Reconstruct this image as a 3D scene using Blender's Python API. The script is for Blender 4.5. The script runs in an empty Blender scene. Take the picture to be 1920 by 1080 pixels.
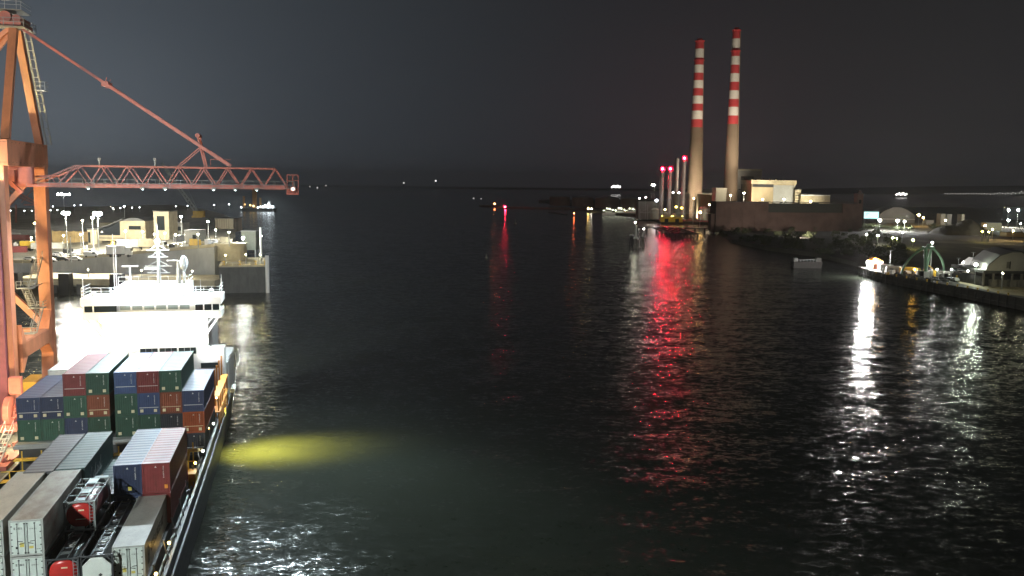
import bpy, math, random
from mathutils import Vector, Matrix
random.seed(7)
R = math.radians
sc = bpy.context.scene
COL = sc.collection
# ---------------------------------------------------------------- camera
FPX = 1640.0
ROLL = .012
PITCH = math.atan(194 / FPX)
CAM = Vector((0, 0, 40))
_r0, _f, _u0 = Vector((1, 0, 0)), Vector((0, math.cos(PITCH), -math.sin(PITCH))), Vector((0, math.sin(PITCH), math.cos(PITCH)))
_u = _u0 * math.cos(ROLL) - _r0 * math.sin(ROLL)
_r = _r0 * math.cos(ROLL) + _u0 * math.sin(ROLL)
cd = bpy.data.cameras.new('camera'); cam = bpy.data.objects.new('camera', cd); COL.objects.link(cam)
m = Matrix((_r, _u, -_f)).transposed().to_4x4(); m.translation = CAM
cam.matrix_world = m
cd.sensor_width = 36; cd.lens = 36 * FPX / 1920; cd.clip_start = .5; cd.clip_end = 30000
sc.camera = cam
# ---------------------------------------------------------------- world: dark, light-polluted night sky
wd = bpy.data.worlds.new('World'); sc.world = wd; wd.use_nodes = True
N = wd.node_tree.nodes; K = wd.node_tree.links; N.clear()
out = N.new('ShaderNodeOutputWorld'); bg = N.new('ShaderNodeBackground'); K.new(bg.outputs[0], out.inputs[0])
tc = N.new('ShaderNodeTexCoord')
def vm(op, a, b=None):
    n = N.new('ShaderNodeVectorMath'); n.operation = op
    for i, s in enumerate((a, b)):
        if s is None: continue
        if isinstance(s, (tuple, list)): n.inputs[i].default_value = s
        else: K.new(s, n.inputs[i])
    return n
def mt(op, a, b=None, c=None):
    n = N.new('ShaderNodeMath'); n.operation = op
    for i, s in enumerate((a, b, c)):
        if s is None: continue
        if isinstance(s, (int, float)): n.inputs[i].default_value = s
        else: K.new(s, n.inputs[i])
    return n.outputs[0]
dirn = vm('NORMALIZE', tc.outputs['Generated']).outputs[0]
def glow(az, el, power, col):
    g = (math.sin(R(az)) * math.cos(R(el)), math.cos(R(az)) * math.cos(R(el)), math.sin(R(el)))
    d = mt('MAXIMUM', vm('DOT_PRODUCT', dirn, g).outputs['Value'], 0)
    p = mt('POWER', d, power)
    s = N.new('ShaderNodeVectorMath'); s.operation = 'SCALE'; s.inputs[0].default_value = col; K.new(p, s.inputs['Scale'])
    return s.outputs[0]
sep = N.new('ShaderNodeSeparateXYZ'); K.new(dirn, sep.inputs[0])
el = mt('ABSOLUTE', sep.outputs[2])
hz = mt('POWER', mt('SUBTRACT', 1, mt('MINIMUM', el, 1)), 9)
hs = N.new('ShaderNodeVectorMath'); hs.operation = 'SCALE'; hs.inputs[0].default_value = (.004, .0035, .004); K.new(hz, hs.inputs['Scale'])
acc = vm('ADD', (.0116, .0124, .0142), hs.outputs[0]).outputs[0]
for g in (glow(-26, 3, 14, (.030, .040, .052)), glow(-29, 1, 70, (.054, .065, .077)), glow(10, 2, 90, (.010, .0035, .005)), glow(26, 0, 40, (.009, .0075, .0068))):
    acc = vm('ADD', acc, g).outputs[0]
sky = N.new('ShaderNodeTexSky'); sky.sky_type = 'NISHITA'; sky.sun_disc = False
sky.sun_elevation = R(-4); sky.sun_rotation = R(200)
ss = N.new('ShaderNodeVectorMath'); ss.operation = 'SCALE'; K.new(sky.outputs[0], ss.inputs[0]); ss.inputs['Scale'].default_value = .02
acc = vm('ADD', acc, ss.outputs[0]).outputs[0]
K.new(acc, bg.inputs[0]); bg.inputs[1].default_value = 1.0
sc.view_settings.view_transform = 'Standard'; sc.view_settings.look = 'None'; sc.view_settings.exposure = 0; sc.view_settings.gamma = 1
sc.cycles.max_bounces = 5; sc.cycles.diffuse_bounces = 2; sc.cycles.glossy_bounces = 3
sc.cycles.sample_clamp_indirect = 3; sc.cycles.use_light_tree = True
sc.cycles.caustics_reflective = False; sc.cycles.caustics_refractive = False

# ---------------------------------------------------------------- frames of reference
DV = Vector((-.23114807, .97291858, 0)); RV = Vector((.97291858, .23114807, 0)); TH = math.atan2(RV.y, RV.x)
def W(u, v, z=0): return DV * u + RV * v + Vector((0, 0, z))          # ship / quay frame
def ray(x, y): return _f + _r * ((x - 960) / FPX) + _u * ((540 - y) / FPX)
def G(x, y, z=0.0):
    d = ray(x, y); return CAM + d * ((z - CAM.z) / d.z)
def Q(x, y, Y):
    d = ray(x, y); return CAM + d * (Y / d.y)
def zt(px): return 9 + max(0, min(1, (px - 60) / 350)) * 7            # the terminal deck rises towards the ramp head
def T(px, py): return G(px, py, zt(px))

# ---------------------------------------------------------------- materials
MATS = {}
def mat(name, col, rough=.6, metal=0.0, dirt=.25, scale=1.2, bump=0.0, dirtcol=None, stretch=(1, 1, 1)):
    if name in MATS: return MATS[name]
    m = bpy.data.materials.new(name); m.use_nodes = True; MATS[name] = m
    nt = m.node_tree; n = nt.nodes; b = n['Principled BSDF']
    b.inputs['Roughness'].default_value = rough; b.inputs['Metallic'].default_value = metal
    t = n.new('ShaderNodeTexCoord'); mp = n.new('ShaderNodeMapping'); mp.inputs['Scale'].default_value = stretch
    nt.links.new(t.outputs['Object'], mp.inputs[0])
    no = n.new('ShaderNodeTexNoise'); no.inputs['Scale'].default_value = scale; no.inputs['Detail'].default_value = 5; no.inputs['Roughness'].default_value = .65
    nt.links.new(mp.outputs[0], no.inputs[0])
    cr = n.new('ShaderNodeValToRGB'); dc = dirtcol or tuple(c * .35 for c in col)
    cr.color_ramp.elements[0].position = .33; cr.color_ramp.elements[1].position = .62
    cr.color_ramp.elements[0].color = (*[c * (1 - dirt) + d * dirt for c, d in zip(col, dc)], 1); cr.color_ramp.elements[1].color = (*col, 1)
    nt.links.new(no.outputs[0], cr.inputs[0]); nt.links.new(cr.outputs[0], b.inputs['Base Color'])
    if bump:
        bp = n.new('ShaderNodeBump'); bp.inputs['Distance'].default_value = bump; nt.links.new(no.outputs[0], bp.inputs['Height']); nt.links.new(bp.outputs[0], b.inputs['Normal'])
    return m
def emis(name, col, s):
    if name in MATS: return MATS[name]
    m = bpy.data.materials.new(name); m.use_nodes = True; MATS[name] = m
    b = m.node_tree.nodes['Principled BSDF']; b.inputs['Base Color'].default_value = (.02, .02, .02, 1)
    b.inputs['Emission Color'].default_value = (*col, 1); b.inputs['Emission Strength'].default_value = s
    return m

# ---------------------------------------------------------------- mesh builder
class MB:
    def __init__(s): s.v = []; s.f = []
    def add(s, vs, fs):
        b = len(s.v); s.v += [tuple(v) for v in vs]; s.f += [tuple(b + i for i in f) for f in fs]; return s
    def box(s, x0, x1, y0, y1, z0, z1):
        return s.add([(x0, y0, z0), (x1, y0, z0), (x1, y1, z0), (x0, y1, z0), (x0, y0, z1), (x1, y0, z1), (x1, y1, z1), (x0, y1, z1)],
                     [(0, 3, 2, 1), (4, 5, 6, 7), (0, 1, 5, 4), (1, 2, 6, 5), (2, 3, 7, 6), (3, 0, 4, 7)])
    def bar(s, p, q, w=.1, h=None):
        p, q = Vector(p), Vector(q); h = h or w; d = (q - p)
        if d.length < 1e-6: return s
        d.normalize(); up = Vector((0, 0, 1)) if abs(d.z) < .98 else Vector((0, 1, 0))
        a = d.cross(up).normalized() * (w / 2); b = a.cross(d).normalized() * (h / 2)
        vs = [o + k for o in (p, q) for k in (-a - b, a - b, a + b, -a + b)]
        return s.add(vs, [(0, 1, 2, 3), (7, 6, 5, 4), (0, 4, 5, 1), (1, 5, 6, 2), (2, 6, 7, 3), (3, 7, 4, 0)])
    def tube(s, p, q, r, r2=None, n=10):
        p, q = Vector(p), Vector(q); r2 = r if r2 is None else r2; d = (q - p).normalized()
        up = Vector((0, 0, 1)) if abs(d.z) < .98 else Vector((0, 1, 0))
        a = d.cross(up).normalized(); b = a.cross(d).normalized()
        vs = [o + (a * math.cos(t) + b * math.sin(t)) * rr for o, rr in ((p, r), (q, r2)) for t in [2 * math.pi * i / n for i in range(n)]]
        fs = [(i, (i + 1) % n, n + (i + 1) % n, n + i) for i in range(n)] + [tuple(range(n))[::-1], tuple(range(n, 2 * n))]
        return s.add(vs, fs)
    def path(s, pts, w, h=None):
        for a, b in zip(pts, pts[1:]): s.bar(a, b, w, h)
        return s
    def prism(s, poly, z0, z1):
        n = len(poly); vs = [(x, y, z0) for x, y in poly] + [(x, y, z1) for x, y in poly]
        return s.add(vs, [(i, (i + 1) % n, n + (i + 1) % n, n + i) for i in range(n)] + [tuple(range(n))[::-1], tuple(range(n, 2 * n))])
    def extr(s, pts, vec):
        n = len(pts); vec = Vector(vec); vs = [Vector(p) for p in pts] + [Vector(p) + vec for p in pts]
        return s.add(vs, [(i, (i + 1) % n, n + (i + 1) % n, n + i) for i in range(n)] + [tuple(range(n))[::-1], tuple(range(n, 2 * n))])
    def sph(s, c, r, n=8, k=5, sz=1.0):
        c = Vector(c); vs = [c + Vector((0, 0, r * sz))]; fs = []
        for i in range(1, k):
            t = math.pi * i / k
            vs += [c + Vector((r * math.sin(t) * math.cos(2 * math.pi * j / n), r * math.sin(t) * math.sin(2 * math.pi * j / n), r * sz * math.cos(t))) for j in range(n)]
        vs.append(c - Vector((0, 0, r * sz)))
        fs += [(0, 1 + j, 1 + (j + 1) % n) for j in range(n)]
        for i in range(k - 2):
            b = 1 + i * n; fs += [(b + j, b + n + j, b + n + (j + 1) % n, b + (j + 1) % n) for j in range(n)]
        b = 1 + (k - 2) * n; fs += [(b + j, len(vs) - 1, b + (j + 1) % n) for j in range(n)]
        return s.add(vs, fs)
    def mesh(s, name):
        me = bpy.data.meshes.new(name); me.from_pydata(s.v, [], s.f); me.update()
        return me
    def build(s, name, m, parent=None, loc=None, rot=0, smooth=False):
        me = s.mesh(name); me.materials.append(m)
        if smooth: me.polygons.foreach_set('use_smooth', [True] * len(me.polygons))
        return put(name, me, parent, loc, rot)
def put(name, me, parent=None, loc=None, rot=0):
    o = bpy.data.objects.new(name, me); COL.objects.link(o)
    if parent: o.parent = parent
    if loc is not None: o.location = loc
    o.rotation_euler = (0, 0, rot)
    return o
def tag(o, label=None, cat=None, group=None, kind=None):
    if label: o['label'] = label
    if cat: o['category'] = cat
    if group: o['group'] = group
    if kind: o['kind'] = kind
    return o
def thing(name, label, cat, loc=(0, 0, 0), rot=0, group=None):
    return tag(put(name, None, None, loc, rot), label, cat, group)
def tree_copy(o, loc, rot=None, label=None, parent=None):
    c = o.copy(); COL.objects.link(c); c.parent = parent
    if parent is None:
        c.location = loc
        if rot is not None: c.rotation_euler = (0, 0, rot)
        if label: c['label'] = label
    for ch in list(o.children): tree_copy(ch, None, parent=c)
    return c
# ======================================================================= THE SETTING
# water
wm = bpy.data.materials.new('harbour_water'); wm.use_nodes = True
nt = wm.node_tree; n = nt.nodes; L = nt.links; b = n['Principled BSDF']
b.inputs['Base Color'].default_value = (.020, .024, .018, 1); b.inputs['IOR'].default_value = 1.33
b.inputs['Roughness'].default_value = .19
tco = n.new('ShaderNodeTexCoord')
def wnoise(scale, st, rot, det=2.0, dist=0.0):
    mp = n.new('ShaderNodeMapping'); mp.inputs['Scale'].default_value = st; mp.inputs['Rotation'].default_value = (0, 0, R(rot)); L.new(tco.outputs['Object'], mp.inputs[0])
    q = n.new('ShaderNodeTexNoise'); q.inputs['Scale'].default_value = scale; q.inputs['Detail'].default_value = det; q.inputs['Distortion'].default_value = dist
    L.new(mp.outputs[0], q.inputs[0]); return q.outputs[0]
def wmath(op, a, b2):
    q = n.new('ShaderNodeMath'); q.operation = op
    for i, s in enumerate((a, b2)):
        if isinstance(s, (int, float)): q.inputs[i].default_value = s
        else: L.new(s, q.inputs[i])
    return q.outputs[0]
slick = n.new('ShaderNodeMapRange'); slick.inputs[1].default_value = .32; slick.inputs[2].default_value = .64; slick.inputs[3].default_value = .84; slick.inputs[4].default_value = 1.14
L.new(wnoise(.016, (.4, 1.7, 1), -14, 4, 1.2), slick.inputs[0])
def slope(scale, st, rot, amp, det=1.5):
    mp = n.new('ShaderNodeMapping'); mp.inputs['Scale'].default_value = st; mp.inputs['Rotation'].default_value = (0, 0, R(rot)); L.new(tco.outputs['Object'], mp.inputs[0])
    q = n.new('ShaderNodeTexNoise'); q.inputs['Scale'].default_value = scale; q.inputs['Detail'].default_value = det; L.new(mp.outputs[0], q.inputs[0])
    a_ = n.new('ShaderNodeVectorMath'); a_.operation = 'SUBTRACT'; L.new(q.outputs['Color'], a_.inputs[0]); a_.inputs[1].default_value = (.5, .5, .5)
    c_ = n.new('ShaderNodeVectorMath'); c_.operation = 'SCALE'; L.new(a_.outputs[0], c_.inputs[0]); c_.inputs['Scale'].default_value = amp; return c_.outputs[0]
def vadd(a_, b_):
    q = n.new('ShaderNodeVectorMath'); q.operation = 'ADD'; L.new(a_, q.inputs[0]); L.new(b_, q.inputs[1]); return q.outputs[0]
sl = vadd(vadd(slope(1.0, (.6, 1, 1), 10, .45), slope(.22, (.6, 1, 1), -20, .24)), slope(3.4, (.7, 1, 1), 25, .26, 0))
sc1 = n.new('ShaderNodeVectorMath'); sc1.operation = 'SCALE'; L.new(sl, sc1.inputs[0]); L.new(slick.outputs[0], sc1.inputs['Scale'])
fl = n.new('ShaderNodeVectorMath'); fl.operation = 'MULTIPLY'; L.new(sc1.outputs[0], fl.inputs[0]); fl.inputs[1].default_value = (1, 1, 0)
up = n.new('ShaderNodeVectorMath'); up.operation = 'ADD'; L.new(fl.outputs[0], up.inputs[0]); up.inputs[1].default_value = (0, 0, 1)
nm_ = n.new('ShaderNodeVectorMath'); nm_.operation = 'NORMALIZE'; L.new(up.outputs[0], nm_.inputs[0]); L.new(nm_.outputs[0], b.inputs['Normal'])
q = MB(); q.add([(-9000, -400, 0), (9000, -400, 0), (9000, 16000, 0), (-9000, 16000, 0)], [(0, 1, 2, 3)])
tag(q.build('water', wm), kind='structure')

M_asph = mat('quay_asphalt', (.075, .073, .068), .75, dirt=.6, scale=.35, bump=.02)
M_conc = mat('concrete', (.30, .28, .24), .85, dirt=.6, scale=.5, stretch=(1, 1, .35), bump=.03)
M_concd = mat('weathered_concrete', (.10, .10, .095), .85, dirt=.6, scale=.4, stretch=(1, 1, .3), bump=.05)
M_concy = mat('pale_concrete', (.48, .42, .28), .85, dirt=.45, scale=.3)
M_dark = mat('dark_steel', (.02, .021, .023), .5, .3)
M_rub = mat('black_rubber', (.012, .012, .012), .8)
M_land = mat('rough_ground', (.085, .082, .062), .95, dirt=.7, scale=.06, bump=.4)
M_white = mat('white_paint', (.78, .78, .76), .45, dirt=.15, scale=.8)
M_grey = mat('grey_steel', (.30, .31, .32), .5, .2)
M_gal = mat('galvanised_steel', (.45, .47, .46), .45, .5)
M_orange = mat('crane_orange_paint', (.62, .25, .14), .42, dirt=.35, scale=.7, stretch=(1, 1, .4))
M_red = mat('crane_red_paint', (.50, .145, .12), .42, dirt=.35, scale=.7)
M_glass = mat('dark_glass', (.015, .02, .022), .08)
M_yel = mat('yellow_paint', (.70, .45, .05), .45)

# near quay on which the crane stands
P = [(-60, -36), (172, -36), (172, -150), (-60, -150)]
q = MB(); q.prism([tuple(W(u, v).xy) for u, v in P][::-1], -3, 4)
tag(q.build('quay', M_asph), kind='structure')
q = MB()
for u in range(-50, 172, 6):
    q.box(-.35, .35, u, u + .9, .8, 3.9)
q.box(-.14, .45, -60, 172, 3.6, 4.25)
tag(q.build('quay_fender', M_concd, None, W(0, -35.8)), 'kerb and rubber fender line along the edge of the near quay', 'quay fender').rotation_euler = (0, 0, TH)
# crane rails as painted/steel strips
q = MB()
for v in (-41, -58): q.box(v - .12, v + .12, -60, 170, 4.004, 4.03)
tag(q.build('crane_rail', M_gal, None, (0, 0, 0), TH), 'steel rails set in the quay under the gantry crane', 'rail')

# far terminal: twisted deck rising to the ramp head
pxs = list(range(-420, 441, 20)); rows = []
def edgeY(px): return 326 if px < 415 else 326 + (px - 415) * 2.2
q = MB(); vs = []; fs = []
Ys = [0, .12, .3, .6, 1]
for px in pxs:
    for t in Ys:
        a = (px - 960) / FPX; Y = edgeY(px) * (1 - t) + (940 if px < 330 else 940 - (px - 330) * 3.4) * t
        p = Q(px, 400, Y); vs.append((p.x, p.y, zt(px)))
nr = len(Ys)
for i in range(len(pxs) - 1):
    for j in range(nr - 1):
        a = i * nr + j; fs.append((a, a + nr, a + nr + 1, a + 1))
q.add(vs, fs)
nb = len(q.v)
ring = [i * nr for i in range(len(pxs))] + [(len(pxs) - 1) * nr + j for j in range(1, nr)]
q.v += [(q.v[i][0], q.v[i][1], -3) for i in ring]
for k in range(len(ring) - 1): q.f.append((ring[k], nb + k, nb + k + 1, ring[k + 1]))
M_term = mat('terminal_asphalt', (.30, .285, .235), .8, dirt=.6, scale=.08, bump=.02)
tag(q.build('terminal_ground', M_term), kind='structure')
# parapet kerb along the terminal edge
q = MB()
pts = []
for px in range(-420, 416, 20):
    p = Q(px, 400, 325.4); pts.append(Vector((p.x, p.y, zt(px) + .35)))
q.path(pts, .7, 1.1)
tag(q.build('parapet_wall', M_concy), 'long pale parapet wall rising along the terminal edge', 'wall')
# grey facing wall panels below it
q = MB(); a = [Q(px, 400, 324.6) for px in range(-420, 412, 20)]
for i in range(len(a) - 1):
    px = -420 + 20 * i
    q.add([(a[i].x, a[i].y, 5.2), (a[i + 1].x, a[i + 1].y, 5.2), (a[i + 1].x, a[i + 1].y, zt(px + 20) - .3), (a[i].x, a[i].y, zt(px) - .3),
           (a[i].x, a[i].y + 1.2, 5.2), (a[i + 1].x, a[i + 1].y + 1.2, 5.2), (a[i + 1].x, a[i + 1].y + 1.2, zt(px + 20) - .3), (a[i].x, a[i].y + 1.2, zt(px) - .3)],
          [(0, 1, 2, 3), (3, 2, 6, 7), (0, 4, 5, 1)])
tag(q.build('ramp_wall', mat('wall_concrete', (.44, .44, .42), .85, dirt=.6, scale=.12, stretch=(1, 1, .3), bump=.05)), 'tall grey concrete retaining wall under the rising parapet', 'wall')
# berth ledge on piers
x0, x1 = Q(34, 500, 308).x, Q(409, 500, 308).x
led = thing('berth_ledge', 'pale concrete berth ledge standing on dark piers below the grey wall', 'berth', (x0, 304, 0))
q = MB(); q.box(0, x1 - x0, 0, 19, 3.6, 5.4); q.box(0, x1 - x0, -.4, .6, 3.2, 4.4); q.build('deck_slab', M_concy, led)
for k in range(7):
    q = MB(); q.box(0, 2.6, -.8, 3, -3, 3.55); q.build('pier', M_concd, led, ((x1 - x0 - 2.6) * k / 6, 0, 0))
for px, w in ((-50, 6), (25, 3), (118, 3.6), (215, 4.2)):
    p = Q(px, 500, 302)
    tag(MB().box(-w / 2, w / 2, 0, 3, -3, 7.6).build('fender_pier', M_dark, None, (p.x + 1, 300, 0)), 'dark square fender pier standing %s the pale berth ledge' % {-50: 'left of', 25: 'at the left end of', 118: 'one third along', 215: 'midway along'}[px], 'fender pier')
# dolphin block at the terminal head
bx0, bx1 = G(410, 551, 0).x, G(502, 548, 0).x
dol = thing('caisson', 'large dark concrete caisson with yellow-lit deck at the terminal head', 'caisson', (bx0, 311, 0), R(15))
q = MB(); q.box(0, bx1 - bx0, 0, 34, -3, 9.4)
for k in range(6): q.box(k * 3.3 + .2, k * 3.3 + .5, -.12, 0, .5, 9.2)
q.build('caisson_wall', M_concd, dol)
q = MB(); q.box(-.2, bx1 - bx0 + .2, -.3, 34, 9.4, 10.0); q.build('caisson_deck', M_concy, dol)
q = MB()
for i in range(12): q.bar((i * 1.52, -.1, 10), (i * 1.52, -.1, 11.1), .07)
q.bar((0, -.1, 11.1), (16.7, -.1, 11.1), .07); q.bar((0, -.1, 10.6), (16.7, -.1, 10.6), .05)
q.build('railing', M_gal, dol)
for x in (1.5, 7, 12.5, 15.8):
    q = MB(); q.tube((x, 1.5, 10), (x, 1.5, 11.3), .5, .35); q.tube((x, 1.5, 11.3), (x, 1.5, 11.5), .65, .65); q.build('bollard', M_yel, dol)
q = MB(); q.tube((0, 0, -2), (0, 0, 13.5), .7); tag(q.build('mooring_pile', M_white, None, (bx1 + .4, 314.4, 0)), 'white mooring pile at the right corner of the caisson', 'pile')
q = MB(); q.tube((0, 0, -2), (0, 0, 22), .45); tag(q.build('mooring_pile', M_white, None, (Q(489, 460, 345).x, 345, 0)), 'tall thin white pile behind the caisson', 'pile')
# crouched beige tank house and boxy structure on the caisson
q = MB(); q.tube((0, 0, 0), (0, 0, 6.5), 6, 6, 20); tag(q.build('storage_tank', M_concy, None, (Q(432, 480, 334).x, 334, 10)), 'squat pale round tank on the caisson deck', 'tank')
tw = thing('link_span_tower', 'square grey-green tower standing behind the bright caisson lamp', 'tower', (Q(466, 440, 352).x, 352, 4))
MB().box(-2.9, 2.9, 0, 5, 8.5, 16).build('tower_wall', mat('green_grey_cladding', (.20, .22, .18), .7), tw)
[MB().box(sx * 2.5 - .3, sx * 2.5 + .3, sy, sy + .6, -6, 8.5).build('tower_leg', M_grey, tw) for sx in (-1, 1) for sy in (.2, 4.2)]
MB().box(-3.1, 3.1, -.2, 5.2, 16, 16.3).build('roof', M_grey, tw)

# right-hand land: south bank with shoreline following the photo
shore = [G(1100, 398, 0), G(1215, 409, 0), G(1240, 419, 0), G(1345, 421, 0), G(1350, 436, 0), G(1372, 455, 0), G(1440, 470, 0), G(1530, 482, 0), G(1600, 498, 0), G(1640, 512, 0)]
far = [Vector((175, 290)), Vector((175, 120)), Vector((900, 120)), Vector((1500, 1900)), Vector((500, 1900)), Vector((225, 1420))]
poly = [p.xy for p in shore] + far
q = MB(); q.prism([tuple(p) for p in poly][::-1], -2, 2.4)
tag(q.build('south_bank_ground', M_land), kind='structure')
# long low breakwater with a path
def strip(name, pts, w, z0, z1, m):
    q = MB()
    for a, b2 in zip(pts, pts[1:]):
        a, b2 = Vector((a[0], a[1], (z0 + z1) / 2)), Vector((b2[0], b2[1], (z0 + z1) / 2)); q.bar(a, b2, w, z1 - z0)
    return q.build(name, m)
bw = strip('breakwater', [G(905, 386, 1), G(950, 389, 1), G(1060, 392, 1), G(1140, 394, 1)], 14, -2, 2.6, mat('breakwater_stone', (.16, .14, .13), .9, dirt=.5, scale=.15, bump=.2))
tag(bw, 'long low stone breakwater running out across the bay', 'breakwater')
bw = strip('mole', [G(1140, 396, 1), G(1200, 400, 1), G(1250, 404, 1)], 20, -2, 3.2, M_concd)
tag(bw, 'dark quay mole joining the breakwater to the power station shore', 'mole')
bw = strip('training_wall', [G(1030, 398, .3), G(1062, 403, .3)], 5, -1, .8, M_concd)
tag(bw, 'short dark training wall below the breakwater near the orange light', 'training wall')
# far coast and hills
q = MB()
ridge = [(-4200, -1), (-3300, -1), (-1500, -1), (-900, 0), (-300, 9), (200, 12), (1200, 16), (2400, 30), (3600, 66), (5000, 95), (7000, 60)]
for (xa, za), (xb, zb) in zip(ridge, ridge[1:]):
    q.add([(xa, 7200, -2), (xb, 7200, -2), (xb, 7700, zb), (xa, 7700, za), (xa, 8800, -2), (xb, 8800, -2)], [(0, 1, 2, 3), (3, 2, 5, 4)])
tag(q.build('far_coast_hills', mat('far_land', (.022, .024, .026), 1)), kind='structure')

# road and mound on the south bank
def flat(name, pts, z, m, kind='structure'):
    q = MB(); q.add([(p.x, p.y, z) for p in pts], [tuple(range(len(pts)))[::-1]])
    return tag(q.build(name, m), kind=kind)
M_road = mat('pale_road', (.17, .155, .13), .85, dirt=.5, scale=.1)
flat('access_road', [G(1700, 449, 2.4), G(1760, 452, 2.4), G(1840, 454, 2.4), G(1930, 458, 2.4), G(1930, 462, 2.4), G(1830, 458, 2.4), G(1740, 455, 2.4)][::-1], 2.42, M_road)
flat('shore_road', [G(1810, 462, 2.4), G(1930, 470, 2.4), G(1930, 477, 2.4), G(1860, 470, 2.4)][::-1], 2.43, M_road)
flat('yard_ground', [G(1600, 418, 2.4), G(1750, 418, 2.4), G(1930, 428, 2.4), G(1930, 440, 2.4), G(1760, 424, 2.4), G(1610, 425, 2.4)][::-1], 2.44, mat('gravel_yard', (.22, .2, .16), .9, dirt=.5, scale=.1))
# ======================================================================= CONTAINERS
def zig(L, n, d, flat=.5):
    """alternating profile along length: list of (y, offset)"""
    p = L / n; o = []
    for i in range(n):
        y = i * p; o += [(y, 0), (y + p * .3, 0), (y + p * .5, -d), (y + p * .8, -d)]
    o.append((L, 0)); return o
CW = 2.44
def body_mesh(L, H, smooth=False, frontrib=True):
    q = MB(); hw = CW / 2 - .03; z0, z1 = .14, H - .03
    if smooth:
        q.box(-hw, hw, .06, L - .06, z0, z1)
        for i in range(1, int(L / 1.1)):
            for s in (-1, 1): q.box(s * hw - .008, s * hw + .008, i * 1.1 - .02, i * 1.1 + .02, z0, z1)
    else:
        pr = zig(L - .16, 42 if L > 10 else 21, .045)
        for s in (-1, 1):
            vs = []; fs = []
            for y, o in pr: vs += [(s * (hw + o), y + .08, z0), (s * (hw + o), y + .08, z1)]
            for i in range(len(pr) - 1):
                a = 2 * i; fs.append((a, a + 2, a + 3, a + 1) if s > 0 else (a, a + 1, a + 3, a + 2))
            q.add(vs, fs)
        pr = zig(L - .16, 14 if L > 10 else 7, .03)
        vs = []; fs = []
        for y, o in pr: vs += [(-hw, y + .08, z1 + o + .01), (hw, y + .08, z1 + o + .01)]
        for i in range(len(pr) - 1): a = 2 * i; fs.append((a, a + 1, a + 3, a + 2))
        q.add(vs, fs)
        pr = zig(CW - .3, 9, .05 if frontrib else .012)
        for yy, sg in ((.05, 1), (L - .05, -1)):
            vs = []; fs = []
            for x, o in pr: vs += [(-hw + .12 + x, yy - sg * o, z0), (-hw + .12 + x, yy - sg * o, z1)]
            for i in range(len(pr) - 1): a = 2 * i; fs.append((a, a + 2, a + 3, a + 1) if sg > 0 else (a, a + 1, a + 3, a + 2))
            q.add(vs, fs)
        q.box(-hw, hw, .02, L - .02, .12, .16)
    return q
def frame_mesh(L, H):
    q = MB(); hw = CW / 2; t = .07
    for s in (-1, 1):
        for y in (0, L):
            y0 = 0 if y == 0 else L - .14
            q.box(s * hw - (.14 if s > 0 else 0), s * hw + (0 if s > 0 else .14), y0, y0 + .14, .1, H - .1)
            q.box(s * hw - (.17 if s > 0 else -.0) , s * hw + (0 if s > 0 else .17), y0 - .01 if y == 0 else y0 - .02, y0 + .17, 0, .118)
            q.box(s * hw - (.17 if s > 0 else -.0), s * hw + (0 if s > 0 else .17), y0 - .01 if y == 0 else y0 - .02, y0 + .17, H - .118, H + .004)
        xa, xb = (hw - t, hw - .004) if s > 0 else (-hw + .004, -hw + t)
        q.box(xa, xb, .15, L - .15, H - .1, H - .005); q.box(xa, xb, .15, L - .15, .02, .17)
    for y0 in (.004, L - .1):
        q.box(-hw + .15, hw - .15, y0, y0 + .09, H - .14, H - .008); q.box(-hw + .15, hw - .15, y0, y0 + .09, .02, .17)
    return q
def door_mesh(H):
    q = MB()
    for s in (-1, 1):
        q.box(min(0, s * 1.08) + .012, max(0, s * 1.08) - .012, -.035, .03, .17, H - .15)
    return q
def rods_mesh(H):
    q = MB()
    for x in (-.62, -.1, .1, .62):
        q.tube((x, -.065, .2), (x, -.065, H - .2), .022, n=6)
        q.box(x - .06, x + .06, -.085, -.036, H - .3, H - .22); q.box(x - .06, x + .06, -.085, -.036, .22, .32)
    for s in (-1, 1):
        for k in range(5): q.box(s * 1.02 - .06, s * 1.02 + .06, -.06, -.036, .3 + k * (H - .8) / 4, .38 + k * (H - .8) / 4)
        q.bar((s * .1, -.08, 1.1), (s * .5, -.08, 1.0), .04); q.bar((s * .62, -.08, 1.25), (s * .25, -.08, 1.2), .04)
    return q
def codes_mesh(vertical, n, sz, seed):
    """small unreadable code marks as thin raised strokes"""
    rr = random.Random(seed); q = MB(); p = 0
    for i in range(n):
        w = sz * .55
        for k in range(3):
            a = rr.random() < .75; c = rr.random() < .6
            if vertical:
                if a: q.box(k * w * .5, k * w * .5 + w * .32, -.004, .004, -p - sz * .75, -p)
                if c: q.box(0, w * 1.3, -.0035, .0035, -p - sz * (.2 + .25 * k), -p - sz * (.08 + .25 * k))
            else:
                if a: q.box(p + k * w * .45, p + k * w * .45 + w * .18, -.004, .004, 0, sz)
                if c: q.box(p, p + w, -.0035, .0035, sz * k * .42, sz * (k * .42 + .15))
        p += sz * (1.1 if vertical else .95)
    return q
CACHE = {}
def cached(key, fn):
    if key not in CACHE: CACHE[key] = fn().mesh(key[0])
    return CACHE[key]
def part(name, key, fn, m, parent, loc=(0, 0, 0), rot=0):
    me = cached((name,) + key, fn); ck = ('m', name) + key + (m.name,)
    if ck not in CACHE:
        c = me.copy(); c.materials.clear(); c.materials.append(m); CACHE[ck] = c
    return put(name, CACHE[ck], parent, loc, rot)
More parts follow.
